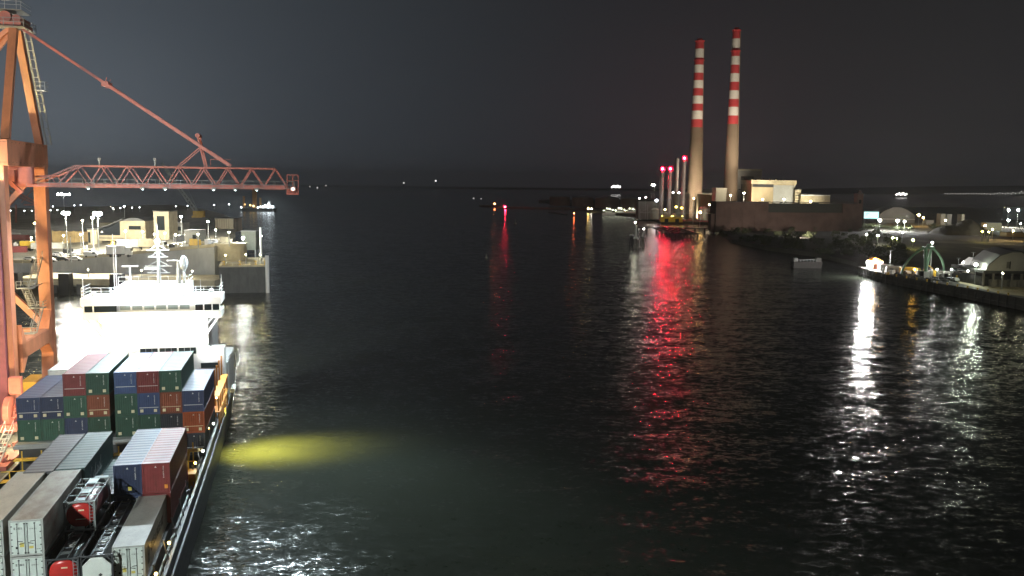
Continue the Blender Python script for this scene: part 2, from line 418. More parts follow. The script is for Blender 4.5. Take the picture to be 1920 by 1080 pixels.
CC = {'navy': (.040, .055, .115), 'blue': (.050, .085, .20), 'green': (.035, .095, .065), 'maroon': (.23, .045, .045), 'brown': (.26, .075, .038), 'orange': (.36, .085, .030),
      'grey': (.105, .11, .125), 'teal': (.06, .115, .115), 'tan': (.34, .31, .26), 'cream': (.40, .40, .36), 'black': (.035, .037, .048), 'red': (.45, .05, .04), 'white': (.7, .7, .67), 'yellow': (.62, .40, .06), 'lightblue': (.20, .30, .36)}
def cmat(c, rusty=False):
    nm = c + '_container_paint' + ('_rusty' if rusty else '')
    if nm in MATS: return MATS[nm]
    m = cmat0(c, rusty); nt = m.node_tree; n = nt.nodes; b = n['Principled BSDF']; src = b.inputs['Base Color'].links[0].from_socket
    t = n.new('ShaderNodeTexCoord'); mp = n.new('ShaderNodeMapping'); mp.inputs['Scale'].default_value = (1.6, 1.6, .45); nt.links.new(t.outputs['Object'], mp.inputs[0])
    oi = n.new('ShaderNodeObjectInfo'); ad = n.new('ShaderNodeVectorMath'); ad.operation = 'ADD'; nt.links.new(mp.outputs[0], ad.inputs[0]); ml = n.new('ShaderNodeMath'); ml.operation = 'MULTIPLY'; ml.inputs[1].default_value = 40; nt.links.new(oi.outputs['Random'], ml.inputs[0]); nt.links.new(ml.outputs[0], ad.inputs[1])
    no = n.new('ShaderNodeTexNoise'); no.inputs['Scale'].default_value = 2.2; no.inputs['Detail'].default_value = 6; no.inputs['Roughness'].default_value = .7; nt.links.new(ad.outputs[0], no.inputs[0])
    mr = n.new('ShaderNodeMapRange'); mr.inputs[1].default_value = .58; mr.inputs[2].default_value = .68; mr.inputs[4].default_value = .75; nt.links.new(no.outputs[0], mr.inputs[0])
    mx = n.new('ShaderNodeMix'); mx.data_type = 'RGBA'; nt.links.new(mr.outputs[0], mx.inputs[0]); nt.links.new(src, mx.inputs[6]); mx.inputs[7].default_value = (*[x * .45 + y for x, y in zip(CC[c], (.035, .02, .012))], 1)
    hv = n.new('ShaderNodeHueSaturation'); mr2 = n.new('ShaderNodeMapRange'); mr2.inputs[3].default_value = .75; mr2.inputs[4].default_value = 1.2; nt.links.new(oi.outputs['Random'], mr2.inputs[0]); nt.links.new(mr2.outputs[0], hv.inputs['Value']); nt.links.new(mx.outputs[2], hv.inputs['Color']); nt.links.new(hv.outputs[0], b.inputs['Base Color'])
    return m
def cmat0(c, rusty=False): return mat(c + '_container_paint' + ('_rusty' if rusty else ''), CC[c], .42, dirt=.75 if rusty else .45, scale=.55 if rusty else .9, dirtcol=(.12, .06, .035) if rusty else tuple(x * .5 for x in CC[c]), stretch=(1, .5, 1))
M_mark = mat('marking_white', (.70, .70, .66), .5, dirt=.2)
M_cream = mat('placard_cream', (.75, .68, .45), .5, dirt=.2)
M_yel2 = mat('placard_yellow', (.65, .55, .12), .5)
M_org2 = mat('placard_orange', (.8, .30, .05), .5)
M_black = mat('marking_black', (.02, .02, .022), .5)
def container(label, u, v, ztop, colour, L=12.19, H=2.59, opts='', group=None, name='shipping_container', cat='container', seed=0):
    """v = left edge, ztop = top height. opts: s squares, b band, c vertical code, r ribbed front, y yellow placard, o orange placard, d doors"""
    t = thing(name, label, cat, W(u, v + CW / 2, ztop - H), TH, group)
    reefer = 'd' in opts; m = cmat(colour, 'R' in opts)
    part('body', (L, H, reefer, 'r' in opts), lambda: body_mesh(L, H, reefer, 'r' in opts), m, t)
    part('frame', (L, H), lambda: frame_mesh(L, H), m if not reefer else mat('reefer_frame_paint', (.42, .44, .42), .45), t)
    if reefer:
        dr = part('door', (H,), lambda: door_mesh(H), mat('door_white_paint', (.62, .70, .66), .4, dirt=.2, scale=2), t)
        part('lock_rod', (H,), lambda: rods_mesh(H), mat('rod_steel', (.10, .11, .11), .4, .4), dr)
        part('placard', ('db',), lambda: MB().box(-.78, -.60, -.045, -.034, .62, .80), M_black, dr)
        part('placard', ('dy',), lambda: MB().box(-.48, -.18, -.045, -.034, .75, 1.1), M_yel2, dr); part('placard', ('dz',), lambda: MB().box(.18, .48, -.045, -.034, .6, .8), M_yel2, dr)
        part('markings', ('dm', 5), lambda: codes_mesh(False, 6, .09, 5), M_dark, dr, (.25, -.04, H - .75))
        part('markings', ('dn', 6), lambda: codes_mesh(False, 4, .17, 9), M_dark, dr, (-.85, -.04, H - .72))
        part('markings', ('do', 7), lambda: codes_mesh(False, 5, .06, 11), M_dark, dr, (.7, -.04, .5))
    y = -.02
    if 's' in opts:
        for x in (-.95, .55): part('placard', ('sq',), lambda: MB().box(0, .34, -.012, .06, 0, .34), M_cream, t, (x, y, .3))
    if 'b' in opts: part('stripe', ('st', 's' in opts), lambda: MB().box(-1.05, 1.05, -.008, .06, 0, .055) if 1 else None, M_cream if colour in ('orange', 'brown') else M_mark, t, (0, y, .82))
    if 'c' in opts:
        part('markings', ('cv', seed % 3), lambda: codes_mesh(True, 9, .12, seed % 3), M_mark, t, (.62, y - .006, H - .28))
        part('markings', ('dot',), lambda: MB().extr([(-.09, -.01, 0), (.09, -.01, 0), (0, -.01, .16)], (0, .05, 0)), M_mark, t, (-.02, y, H - .42))
    if 'y' in opts: part('placard', ('py',), lambda: MB().box(0, .3, -.012, .06, 0, .36), M_yel2, t, (.0, y, .45))
    if 'o' in opts: part('placard', ('po',), lambda: MB().box(0, .3, -.012, .06, 0, .36), M_org2, t, (.72, y, .45))
    if 'T' in opts:   # big dark lettering on the right side, reads as blocky characters
        q = MB(); rr = random.Random(3); x = CW / 2 + .006
        def glyph(y0, w, z0, h2, kind):
            k = w * .26
            if kind in 'HUMN': q.box(x, x + .012, y0, y0 + k, z0, z0 + h2); q.box(x, x + .012, y0 + w - k, y0 + w, z0, z0 + h2)
            if kind in 'HEA': q.box(x + .001, x + .013, y0, y0 + w, z0 + h2 * .42, z0 + h2 * .6)
            if kind in 'OUEL': q.box(x + .001, x + .013, y0, y0 + w, z0, z0 + h2 * .2)
            if kind in 'OTEA': q.box(x + .001, x + .013, y0, y0 + w, z0 + h2 * .8, z0 + h2)
            if kind in 'OLEIA': q.box(x, x + .012, y0, y0 + k, z0, z0 + h2)
            if kind in 'OA': q.box(x, x + .012, y0 + w - k, y0 + w, z0, z0 + h2)
        glyph(1.3, .8, .7, 1.5, 'O'); glyph(1.45, .45, 1.0, .8, 'H'); q.build('emblem', M_black, t); q = MB()
        for i, c in enumerate('OOELAOENO'): glyph(2.9 + i * .72, .5, 1.15, .75, c)
        q.build('lettering', M_black, t)
    if 'P' in opts:   # pale slanted script on the right side
        q = MB(); x = CW / 2 + .004
        for i in range(7):
            y0 = 1.6 + i * .75; hgt = (.9, 1.35, .8, 1.3, .8, .9, 1.4)[i]
            q.bar((x, y0, .75), (x, y0 + .42, .75 + hgt), .014, .17); q.bar((x, y0 + .1, .8), (x, y0 + .6, .95), .014, .15); q.bar((x, y0 + .6, .9), (x, y0 + .75, 1.35), .014, .12)
        q.build('lettering', mat('faded_script_paint', (.24, .28, .28), .5, dirt=.5, scale=2), t)
    return t
def tank_container(label, u, v, ztop, tankcol, endcol, opts='', H=2.59):
    L = 6.06; t = thing('tank_container', label, 'tank container', W(u, v + CW / 2, ztop - H), TH)
    q = frame_mesh(L, H)
    for s in (-1, 1):
        for y in (.02, L - .08):
            q.bar((s * 1.15, y + .03, H - .55), (s * .62, y + .03, H - .06), .07); q.bar((s * 1.15, y + .03, .55), (s * .62, y + .03, .08), .07)
        q.bar((s * 1.17, .1, 1.5), (s * 1.17, 1.4, 2.5), .05); q.bar((s * 1.17, L - .1, 1.5), (s * 1.17, L - 1.4, 2.5), .05)
    q.build('frame', mat('tank_frame_' + opts[:1], (.30, .33, .33) if 'L' in opts else (.05, .055, .06), .45, dirt=.4), t)
    q = MB(); n = 8 if 'O' in opts else 24; ph = math.pi / n
    prof = [(.14, .80), (.22, 1.02), (.42, 1.12)] if n > 8 else [(.06, 1.13), (.10, 1.16), (.42, 1.12)]
    prof = prof + [(L - .42, 1.12), (L - .2, 1.0), (L - .12, .7)]
    vs = []; fs = []
    for y, r in prof: vs += [(r * math.cos(ph + 2 * math.pi * i / n), y, H / 2 + r * math.sin(ph + 2 * math.pi * i / n)) for i in range(n)]
    for k in range(len(prof) - 1):
        if n == 8 and k < 2: continue
        fs += [(k * n + i, k * n + (i + 1) % n, (k + 1) * n + (i + 1) % n, (k + 1) * n + i) for i in range(n)]
    fs.append(tuple(range((len(prof) - 1) * n, len(prof) * n)))
    q.add(vs, fs).build('tank', tankcol, t, smooth=n > 8)
    q = MB()
    if n == 8:
        vs = [(r * math.cos(ph + 2 * math.pi * i / 8), y, H / 2 + r * math.sin(ph + 2 * math.pi * i / 8)) for y, r in ((.02, 1.14), (.12, 1.16)) for i in range(8)]
        q.add(vs, [tuple(range(8)), *[(i, 8 + i, 8 + (i + 1) % 8, (i + 1) % 8) for i in range(8)]])
    else:
        nn = 24; vs = []; fs = []
        for y, r in ((.075, .05), (.08, .55), (.12, .85), (.2, 1.02), (.3, 1.1)): vs += [(r * math.cos(2 * math.pi * i / nn), y - .01, H / 2 + r * math.sin(2 * math.pi * i / nn)) for i in range(nn)]
        for k in range(4): fs += [(k * nn + i, k * nn + (i + 1) % nn, (k + 1) * nn + (i + 1) % nn, (k + 1) * nn + i) for i in range(nn)]
        fs.append(tuple(range(nn))[::-1]); q.add(vs, fs)
    e = q.build('tank_end', endcol, t, smooth=n > 8)
    if n == 8:
        MB().box(-.25, .2, -.0, .03, .42, .66).build('placard', M_black, e); MB().extr([(.25, 0, .8), (.4, 0, .95), (.25, 0, 1.1), (.1, 0, .95)], (0, .03, 0)).build('placard', M_black, e)
    else:
        MB().box(-.32, .45, .03, .06, 1.0, 1.06).box(-.1, .35, .03, .06, 1.75, 1.85).build('markings', M_cream, e)
        MB().box(-.45, .35, -.03, .0, .14, .42).build('data_plate', M_mark, e)
        q = MB(); q.path([(.78, -.01, .2), (.78, -.01, 2.4)], .04); q.path([(1.08, -.01, .2), (1.08, -.01, 2.4)], .04)
        for k in range(8): q.bar((.78, -.01, .3 + k * .28), (1.08, -.01, .3 + k * .28), .035)
        q.build('ladder', M_grey, t)
    q = MB(); zt_ = H + .02
    for x in (-.38, .38): q.bar((x, .1, zt_), (x, L - .1, zt_), .07, .05)
    if 'L' in opts:
        for y0, y1 in ((.2, .9), (2.0, 3.1), (4.6, 5.8)): q.box(-.36, .36, y0, y1, zt_ - .015, zt_ + .01)
        for y0 in (1.5, 3.4, 4.4, 5.9): q.bar((-1.15, y0, zt_), (1.15, y0, zt_), .09, .05)
    else:
        for y0 in (.8, 1.1, 2.0, 3.1, 3.5, 4.4, 5.0, 5.5): q.box(-.4, .4, y0, y0 + .14, zt_ - .015, zt_ + .015)
    q.build('walkway', mat('walkway_plate_' + opts[:1], (.36, .44, .44) if 'L' in opts else (.22, .25, .26), .4, .3), t)
    MB().tube((0, L / 2, H / 2 + 1.05), (0, L / 2, H - .03), .3, n=12).tube((0, L / 2 + .5, H / 2 + 1.05), (0, L / 2 + .5, H - .06), .12, n=8).build('manhole', M_gal, t)
    return t
HC = 2.9
# ---- rear row
VR = [-32.3 + 2.47 * i for i in range(4)] + [-21.9 + 2.47 * i for i in range(4)]
VR = [v + .05 for v in VR]
ORD = ['first', 'second', 'third', 'fourth', 'fifth', 'sixth', 'seventh', 'eighth']
UB = 107.5
rows = {0: [(15.2, 'navy', 'bsc', 'navy', 'two white squares and a stripe'), (12.6, 'green', 'sc', 'green', 'two pale squares')],
        1: [(15.2, 'navy', 'bsc', 'navy', 'two white squares and a stripe'), (12.6, 'green', 'c', 'green', 'one code column')],
        2: [(17.8, 'maroon', 'bc', 'maroon', 'a thin stripe'), (15.2, 'green', 'sc', 'green', 'two pale squares'), (12.6, 'navy', 'c', 'navy purple', 'one code column')],
        3: [(17.8, 'green', 'sc', 'green', 'two white squares'), (15.2, 'brown', 'bsc', 'brown', 'an orange stripe, squares'), (12.6, 'green', 'c', 'green', 'one code column')],
        4: [(17.8, 'blue', 'bc', 'blue', 'a white stripe'), (15.2, 'green', 'sc', 'green', 'two yellowish squares'), (12.6, 'green', 'sc', 'green', 'two yellow squares')],
        5: [(17.8, 'maroon', 'brc', 'pinkish maroon', 'ribs and a thin stripe'), (15.2, 'blue', 'bsc', 'blue', 'stripe and two white squares'), (12.6, 'green', 'sc', 'green', 'two orange squares')],
        6: [(17.8, 'green', 'sc', 'green', 'two white squares'), (15.2, 'brown', 'bsrc', 'orange brown', 'ribs, stripe and squares'), (12.6, 'black', 'brc', 'blackish', 'ribs and a thin stripe')],
        7: [(15.3, 'navy', 'bc', 'navy', 'a white stripe'), (12.7, 'orange', 'bsrc', 'bright orange', 'ribs, stripe and squares'), (10.1, 'black', 'bsrc', 'black', 'ribs, orange stripe and squares')]}
TIER = ['topmost', 'second from top', 'third from top']
for c, lst in rows.items():
    for k, (z, colr, o, nm, desc) in enumerate(lst):
        nm = nm.replace('pinkish maroon', 'pinkish').replace('orange brown', 'rust-orange').replace('bright orange', 'orange')
        container(f'{nm} container with {desc}, {TIER[k]}, {ORD[c]} rear stack from left', UB, VR[c], z, colr, opts=o, group='containers stacked in the rear row before the bridge', seed=c * 3 + k)
# bay behind, directly before the bridge
for c, (z, colr) in enumerate([(15.7, 'white'), (15.7, 'white'), (15.2, 'grey'), (15.2, 'green'), (15.2, 'blue'), (15.2, 'white'), (15.2, 'maroon')]):
    if z < 15.5: continue
    container(f'floodlit white container, {ORD[c]} from left, behind the rear row beside the crane leg', 120.4, VR[c], z, colr, group='containers behind the rear row')
# ---- middle bay
UM = 84.2
container('dark grey container with a ribbed roof, left of the teal one', UM - .2, -24.95, 13.8, 'grey', H=HC, group='long containers in the middle bay')
container('teal container with faded pale script along its side', UM + .2, -22.4, 13.8, 'teal', opts='P', H=HC, group='long containers in the middle bay')
container('low teal container sunk between the script container and the blue one', UM + .6, -19.9, 11.0, 'teal', H=HC, group='long containers in the middle bay')
container('blue container with a small yellow placard, beside the maroon one', UM, -17.5, 13.9, 'navy', opts='cy', H=HC, group='long containers in the middle bay')
container('lower blue container under the one with yellow placard', UM, -17.5, 10.95, 'navy', opts='c', H=HC, group='long containers in the middle bay')
container('maroon container with an orange placard nearest the ship side', UM, -15.05, 13.9, 'maroon', opts='co', H=HC, group='long containers in the middle bay')
container('lower maroon container under the one with orange placard', UM, -15.05, 10.95, 'maroon', H=HC, group='long containers in the middle bay')
MB().box(-.55, .55, 0, .5, 0, 2.2).box(-.6, .6, -.05, 0, -.05, .1).build('vent_box', mat('pale_vent', (.42, .52, .55), .5))
vb = bpy.data.objects['vent_box']; vb.location = W(83.2, -18.35, 11.0); vb.rotation_euler = (0, 0, TH); tag(vb, 'pale blue upright vent box left of the blue container', 'vent box')
# ---- nearest bay
UF = 72.0
container('tan refrigerated container at the far left edge, partly cut off', UF + .3, -25.55, 13.75, 'tan', opts='d', H=HC, name='refrigerated_container', group='refrigerated containers in the nearest bay')
container('lower tan refrigerated container at the far left edge', UF + .3, -25.55, 10.8, 'tan', opts='d', H=HC, name='refrigerated_container', group='refrigerated containers in the nearest bay')
container('rust-stained cream refrigerated container with white doors, upper of two', UF, -22.62, 13.75, 'cream', opts='dR', H=HC, name='refrigerated_container', group='refrigerated containers in the nearest bay')
container('cream refrigerated container under the rust-stained one', UF, -22.62, 10.8, 'cream', opts='d', H=HC, name='refrigerated_container', group='refrigerated containers in the nearest bay')
container('pale grey refrigerated container with large black side lettering', UF + .4, -15.4, 10.85, 'cream', opts='dT', H=HC, name='refrigerated_container', group='refrigerated containers in the nearest bay')
container('low pale grey refrigerated container under the one with black lettering', UF + .4, -15.4, 7.9, 'cream', opts='d', H=HC, name='refrigerated_container', group='refrigerated containers in the nearest bay')
M_tred = mat('tank_red', (.50, .035, .03), .25, dirt=.2); M_tdk = mat('tank_dark', (.035, .04, .043), .3, .5); M_twh = mat('tank_white', (.72, .78, .74), .35, dirt=.15)
M_tmar = mat('tank_maroon', (.16, .03, .04), .3)
tank_container('tank container with red end, silver walkway and ladder, raised on top', 76.9, -19.95, 13.25, M_tmar, M_tred, 'L')
tank_container('dark tank container under the raised red-ended one', 77.6, -20.05, 10.62, M_tdk, M_tdk, 'D')
tank_container('dark tank container with a red end at the bottom of the view', 71.5, -20.05, 10.62, M_tdk, M_tred, 'D')
tank_container('dark tank container with a white octagonal end', 71.6, -17.6, 10.62, M_tdk, M_twh, 'DO')
tank_container('dark tank container behind the white-ended one', 77.8, -17.6, 10.62, M_tdk, M_tdk, 'D')
for v, nm in ((-20.05, 'red-ended'), (-17.6, 'white-ended')):
    container(f'lower dark container mostly hidden beneath the {nm} tank', 71.6, v, 8.0, 'black', L=12.19, group='hidden lower containers')
# ======================================================================= THE SHIP
ship = thing('container_ship', 'container ship moored at the quay with floodlit white bridge', 'container ship', W(0, -22, 0), TH)
BW = 10.55
M_hull = mat('hull_navy', (.018, .028, .055), .38, dirt=.4, scale=.3)
# hull outline, local x across, y along; bow towards the camera
half = [(28, .3), (33, 3.2), (40, 6.4), (48, 8.8), (58, 10.0), (68, 10.35), (110, 10.25), (150, 9.95), (158, 9.4), (165, 8.3)]
outl = [(-x, y) for y, x in half] + [(x, y) for y, x in half[::-1]]
q = MB()
def loft(q, rings):
    n = len(rings[0]); vs = [p for r_ in rings for p in r_]
    fs = [(k * n + i, k * n + (i + 1) % n, (k + 1) * n + (i + 1) % n, (k + 1) * n + i) for k in range(len(rings) - 1) for i in range(n)]
    q.add(vs, fs)
rings = []
for z, sx, dy in ((-2.5, .9, 5), (1, .95, 3), (4.5, 1, 1), (6.6, 1, 0)):
    rings.append([(x * sx, y + (dy if y < 60 else 0), z) for x, y in outl])
loft(q, rings); q.f = [f[::-1] for f in q.f]; n0 = len(q.v) - len(outl)
q.f.append(tuple(range(n0, len(q.v)))[::-1])
q.build('hull', M_hull, ship)
# deck plate
dk = [(x * .985, y) for x, y in outl]
q = MB(); q.add([(x, y, 6.62) for x, y in dk], [tuple(range(len(dk)))[::-1]]); q.build('deck', mat('deck_green', (.05, .06, .055), .7, dirt=.5), ship)
# bulwark with top rail and rubbing strake
q = MB()
for (ya, xa), (yb, xb) in zip(half, half[1:]):
    for s in (-1, 1): q.bar((s * xa, ya, 7.1), (s * xb, yb, 7.1), .12, 1.05)
q.build('bulwark', M_hull, ship)
q = MB()
for (ya, xa), (yb, xb) in zip(half, half[1:]):
    for s in (-1, 1): q.bar((s * (xa + .12), ya, 6.1), (s * (xb + .12), yb, 6.1), .18, .35)
q.build('rubbing_strake', mat('strake_grey', (.16, .17, .18), .5, dirt=.4), ship)
q = MB()
for (ya, xa), (yb, xb) in zip(half, half[1:]):
    for s in (-1, 1): q.bar((s * xa, ya, 7.68), (s * xb, yb, 7.68), .22, .09)
q.build('top_rail', mat('rail_grey', (.30, .32, .34), .4, dirt=.4), ship)
# hatch covers & coamings
q = MB(); q.box(-10.9 + .9, 9.3, 60, 97.3, 6.62, 7.9); q.build('hatch_cover', M_dark, ship)
q = MB(); q.box(-9.9, 7.55, 106.4, 134, 6.62, 9.98); q.build('hatch_coaming', mat('coaming_dark', (.045, .047, .05), .5, dirt=.4), ship)
q = MB(); q.box(-10.2, 7.6, 106.2, 107.3, 9.98, 10.15); q.box(-10.4, 7.5, 106.1, 106.4, 9.6, 9.98); q.build('coaming_rail', mat('coaming_rail_grey', (.34, .36, .36), .5), ship)
q = MB(); q.box(7.6, 10.2, 107, 134, 7.4, 7.55); 
for y in (107.3, 112, 119, 126, 133): q.box(8.2, 8.5, y, y + .3, 6.6, 7.4); q.box(9.7, 10, y, y + .3, 6.6, 7.4)
q.build('container_pedestal', M_dark, ship)
# side walkway gear: stanchions, lashing rods, pipes
for i in range(34):
    y = 63 + i * 2.6; q = MB()
    q.bar((9.85, y, 6.6), (9.85, y, 7.7), .07)
    if i % 2 == 0: q.bar((9.85, y, 6.7), (9.4, y + .3, 8.6), .09)
    q.build('walkway_stanchion', M_grey, ship)
    if i % 4 == 0: MB().box(9.35, 9.7, y + .8, y + 1.3, 6.62, 7.3).build('vent_trunk', M_grey, ship)
q = MB(); q.tube((9.55, 62, 6.9), (9.55, 148, 6.9), .12); q.tube((9.8, 62, 6.75), (9.8, 148, 6.75), .08); q.build('deck_pipe', M_gal, ship)
# cross-deck gap between bays: stairs, lashing platform
q = MB(); q.box(-9.8, 9.9, 99.5, 100.5, 7.9, 8.0); q.box(-9.8, 9.9, 103.8, 104.8, 8.9, 9.0)
for x in range(-9, 11, 2): q.bar((x, 100, 6.6), (x, 100, 9), .12); q.bar((x, 104.3, 6.6), (x, 104.3, 9.9), .12)
q.bar((-9.8, 100, 9), (9.8, 100, 9), .07); q.bar((8.6, 99, 6.7), (8.6, 103, 9.2), .5, .06)
q.build('lashing_bridge', M_yel, ship)
q = MB(); q.box(8.8, 10.0, 97.6, 99.2, 6.6, 8.3); q.box(6.6, 8.2, 98.0, 99.4, 6.6, 7.6); q.build('deck_locker', M_yel, ship)
# lashing tower on the outboard side near the house, sodium light put into its orange colour
q = MB()
for y in (121.5, 124.5, 127.5, 131, 134.5):
    q.bar((9.6, y, 6.6), (9.6, y, 14.2 if y > 124 else 12), .22); q.bar((10.3, y, 6.6), (10.3, y, 11), .16)
for z in (9, 11.2): q.box(9.5, 10.45, 121, 135, z, z + .08)
for a in range(4): y = 121.5 + a * 3; q.bar((10.3, y, 6.7), (10.3, y + 3, 9), .12); q.bar((10.3, y, 9), (10.3, y + 3, 11.2), .1)
q.build('lashing_tower', mat('lashing_sodium_lit', (.62, .26, .04), .5, dirt=.3), ship)
# superstructure
M_sup = mat('superstructure_white', (.80, .80, .78), .4, dirt=.08, scale=.5)
hs_ = MB(); hs_.box(-7.1, 7.6, 137, 152, 6.6, 19.6); hs_.box(-9.4, 10.1, 139, 152, 6.6, 12.3)
hs_.box(6.2, 9.9, 135.5, 139, 6.6, 15.1)
for z in (9.2, 11.9, 17.2): hs_.box(-7.2, 7.7, 136.85, 137, z, z + .09)
house = hs_.build('deckhouse', M_sup, ship)
for x0 in (-2.05, .65, 3.35):
    q = MB(); q.box(x0, x0 + 2.45, 136.93, 137.0, 14.15, 15.15); w = q.build('window', M_glass, house)
    q = MB(); q.bar((x0 + .8, 136.9, 14.1), (x0 + .8, 136.9, 15.2), .05); q.bar((x0 + 1.65, 136.9, 14.1), (x0 + 1.65, 136.9, 15.2), .05); q.build('mullion', M_grey, w)
q = MB(); q.box(6.6, 9.1, 135.43, 135.5, 12.2, 13.0); q.build('window', M_glass, house)
br = MB(); br.box(-10.4, 10.4, 136.6, 142, 19.6, 20.75); br.box(-10.6, 10.5, 136.2, 142.4, 21.75, 22.9); br.box(-5.5, 6.4, 137.2, 143, 20.7, 21.76); br.box(-5.2, 5.4, 137.6, 143.5, 22.9, 24.6)
for x in (-10.3, -8.9, 7.7, 9, 10.2): br.box(x - .08, x + .08, 136.7, 136.9, 20.7, 21.76)
bridge = br.build('bridge', M_sup, ship)
for x0, x1 in ((-10.2, -9.0), (-8.8, -5.5), (6.4, 7.6), (7.8, 8.9), (9.1, 10.1)): MB().box(x0, x1, 136.95, 137.0, 20.75, 21.75).build('window', M_glass, bridge)
for i in range(6): MB().box(-5 + i * 1.8, -3.5 + i * 1.8, 137.14, 137.2, 20.95, 21.6).build('window', mat('bridge_pane', (.25, .3, .3), .1), bridge)
for s in (-1, 1):
    for a in ((9.9, 137.2, 16.3, .35), (9.0, 137.2, 17.6, .22), (9.9, 141, 16.3, .3)): MB().bar((s * a[0], a[1], 19.6), (s * 7.3, a[1], a[2]), a[3]).build('wing_strut', M_sup, ship)
q = MB()
for z in (23.4, 23.9, 24.4):
    q.bar((-10.4, 136.3, z), (-3.2, 136.3, z), .06); q.bar((4.2, 136.3, z), (10.3, 136.3, z), .06); q.bar((-10.4, 136.3, z), (-10.4, 142, z), .06); q.bar((10.3, 136.3, z), (10.3, 142, z), .06)
for i in range(6):
    q.bar((-10.4 + i * 1.44, 136.3, 22.9), (-10.4 + i * 1.44, 136.3, 24.4), .07); q.bar((4.2 + i * 1.22, 136.3, 22.9), (4.2 + i * 1.22, 136.3, 24.4), .07)
for z in (25.2, 25.8): q.bar((-5.2, 137.7, z), (5.4, 137.7, z), .06); q.bar((5.4, 137.7, z), (5.4, 143, z), .06)
for i in range(8): q.bar((-5.2 + i * 1.51, 137.7, 24.6), (-5.2 + i * 1.51, 137.7, 25.8), .06)
q.build('railing', M_sup, ship)
q = MB(); mx, my = .55, 139.5
q.tube((mx, my, 24.6), (mx, my, 31.2), .32, .14); q.tube((mx, my, 31.2), (mx, my, 33.5), .04, .03, n=5)
for z, w in ((29.6, 1.6), (28.6, 1.4), (27.2, 1.9), (26.2, 1.6)): q.bar((mx - w, my, z), (mx + w, my, z), .12); q.bar((mx - w * .8, my, z), (mx, my, z + .9), .06); q.bar((mx + w * .8, my, z), (mx, my, z + .9), .06)
q.bar((mx - 1.9, my - .5, 26.9), (mx - .1, my - .5, 26.9), .3, .25)
q.tube((-3.3, 138.6, 24.6), (-3.3, 138.6, 27.2), .12); q.bar((-4.4, 138.6, 27.3), (-2.2, 138.6, 27.3), .25, .2)
q.tube((3.4, 139, 24.6), (3.4, 139, 28.0), .35, .25); q.box(1.8, 3.4, 138.8, 139.3, 28.0, 28.15)
q.build('mast', M_sup, ship)
MB().sph((4.2, 139, 27.7), .62, 14, 9, 1.75).tube((4.2, 139, 24.6), (4.2, 139, 26.7), .2).build('radome', mat('radome_white', (.75, .8, .82), .35, dirt=.05), ship, smooth=True)
MB().sph((-8.2, 137.4, 23.4), .4, 10, 6).sph((8.2, 137.4, 23.6), .4, 10, 6).build('dome_antenna', M_sup, ship, smooth=True)
q = MB()
for x, z0, h3 in ((-5.4, 22.9, 9.2), (-5.1, 22.9, 7.6), (-9.7, 22.9, 2.8), (9.6, 22.9, 3.1), (6.6, 22.9, 2.4)): q.tube((x, 138, z0), (x, 138, z0 + h3), .07, .04, n=6)
q.build('whip_antenna', M_sup, ship)
for o in list(ship.children):
    if o.name.split('.')[0] in ('bridge', 'wing_strut', 'railing'): o.scale.x = .92
# port side liferaft & rescue boat
q = MB()
for y in (136.5, 138.2): q.tube((10.9, y, 8.4), (10.9, y + 1.3, 8.4), .35)
q.build('liferaft_canister', M_white, ship)
for y in (140, 143): MB().path([(9.9, y, 12.3), (11.2, y, 13.6), (11.4, y, 11.5)], .15).build('davit', M_sup, ship)
# ======================================================================= THE GANTRY CRANE
crane = thing('gantry_crane', 'orange-red ship-to-shore gantry crane with lattice boom over the ship', 'gantry crane', W(145, -41, 4), TH)
# local: x towards the water, y along the quay (away), z above quay (4 m)
ZL = 36.0
for y, xr in ((9.2, .95), (-8.2, .3)):
    q = MB()
    q.add([(-.95, y - 1.3, .9), (xr, y - 1.3, .9), (xr, y + 1.3, .9), (-.95, y + 1.3, .9), (-.75, y - 1.0, 10), (xr, y - 1.0, 10), (xr, y + 1.0, 10), (-.75, y + 1.0, 10)],
          [(0, 1, 5, 4), (1, 2, 6, 5), (2, 3, 7, 6), (3, 0, 4, 7), (0, 3, 2, 1), (4, 5, 6, 7)])
    q.box(-.75, xr, y - 1.0, y + 1.0, 10, 41)
    q.build('leg', M_orange, crane)
    q = MB(); q.box(xr + .003, xr + .04, y - 1.02, y - .9, 1, 41); q.build('cable_conduit', M_red, crane)
for y in (9.2, -8.2):
    MB().box(-18, -16.4, y - .8, y + .8, .9, 41).build('leg', M_orange, crane)
q = MB(); q.box(-.75, .95, -7.1, 8.1, 10.0, 12.2); q.box(-.6, .8, -7.0, 8.0, 12.2, 12.3)
for s, y in ((1, -7.2), (-1, 8.2)): q.extr([(-.75, y, 8.0), (-.75, y + s * 2.2, 10.0), (-.75, y, 12.2), (-.75, y, 12.2)][:3], (1.7, 0, 0)); q.extr([(-.75, y, 10.0), (-.75, y, 15), (-.75, y + s * 2.0, 12.2)], (1.7, 0, 0))
q.build('sill_beam', M_orange, crane)
MB().box(-18, -16.4, -7.4, 8.4, 10.0, 12.0).build('sill_beam', M_orange, crane)
for y in (9.2, -8.2): MB().box(-16.4, -.75, y - .6, y + .6, 10.3, 12).bar((-1, y, 13), (-16, y, 30), .9).bar((-.5, y, 37), (-7, y, 29.5), .8).build('cross_beam', M_orange, crane)
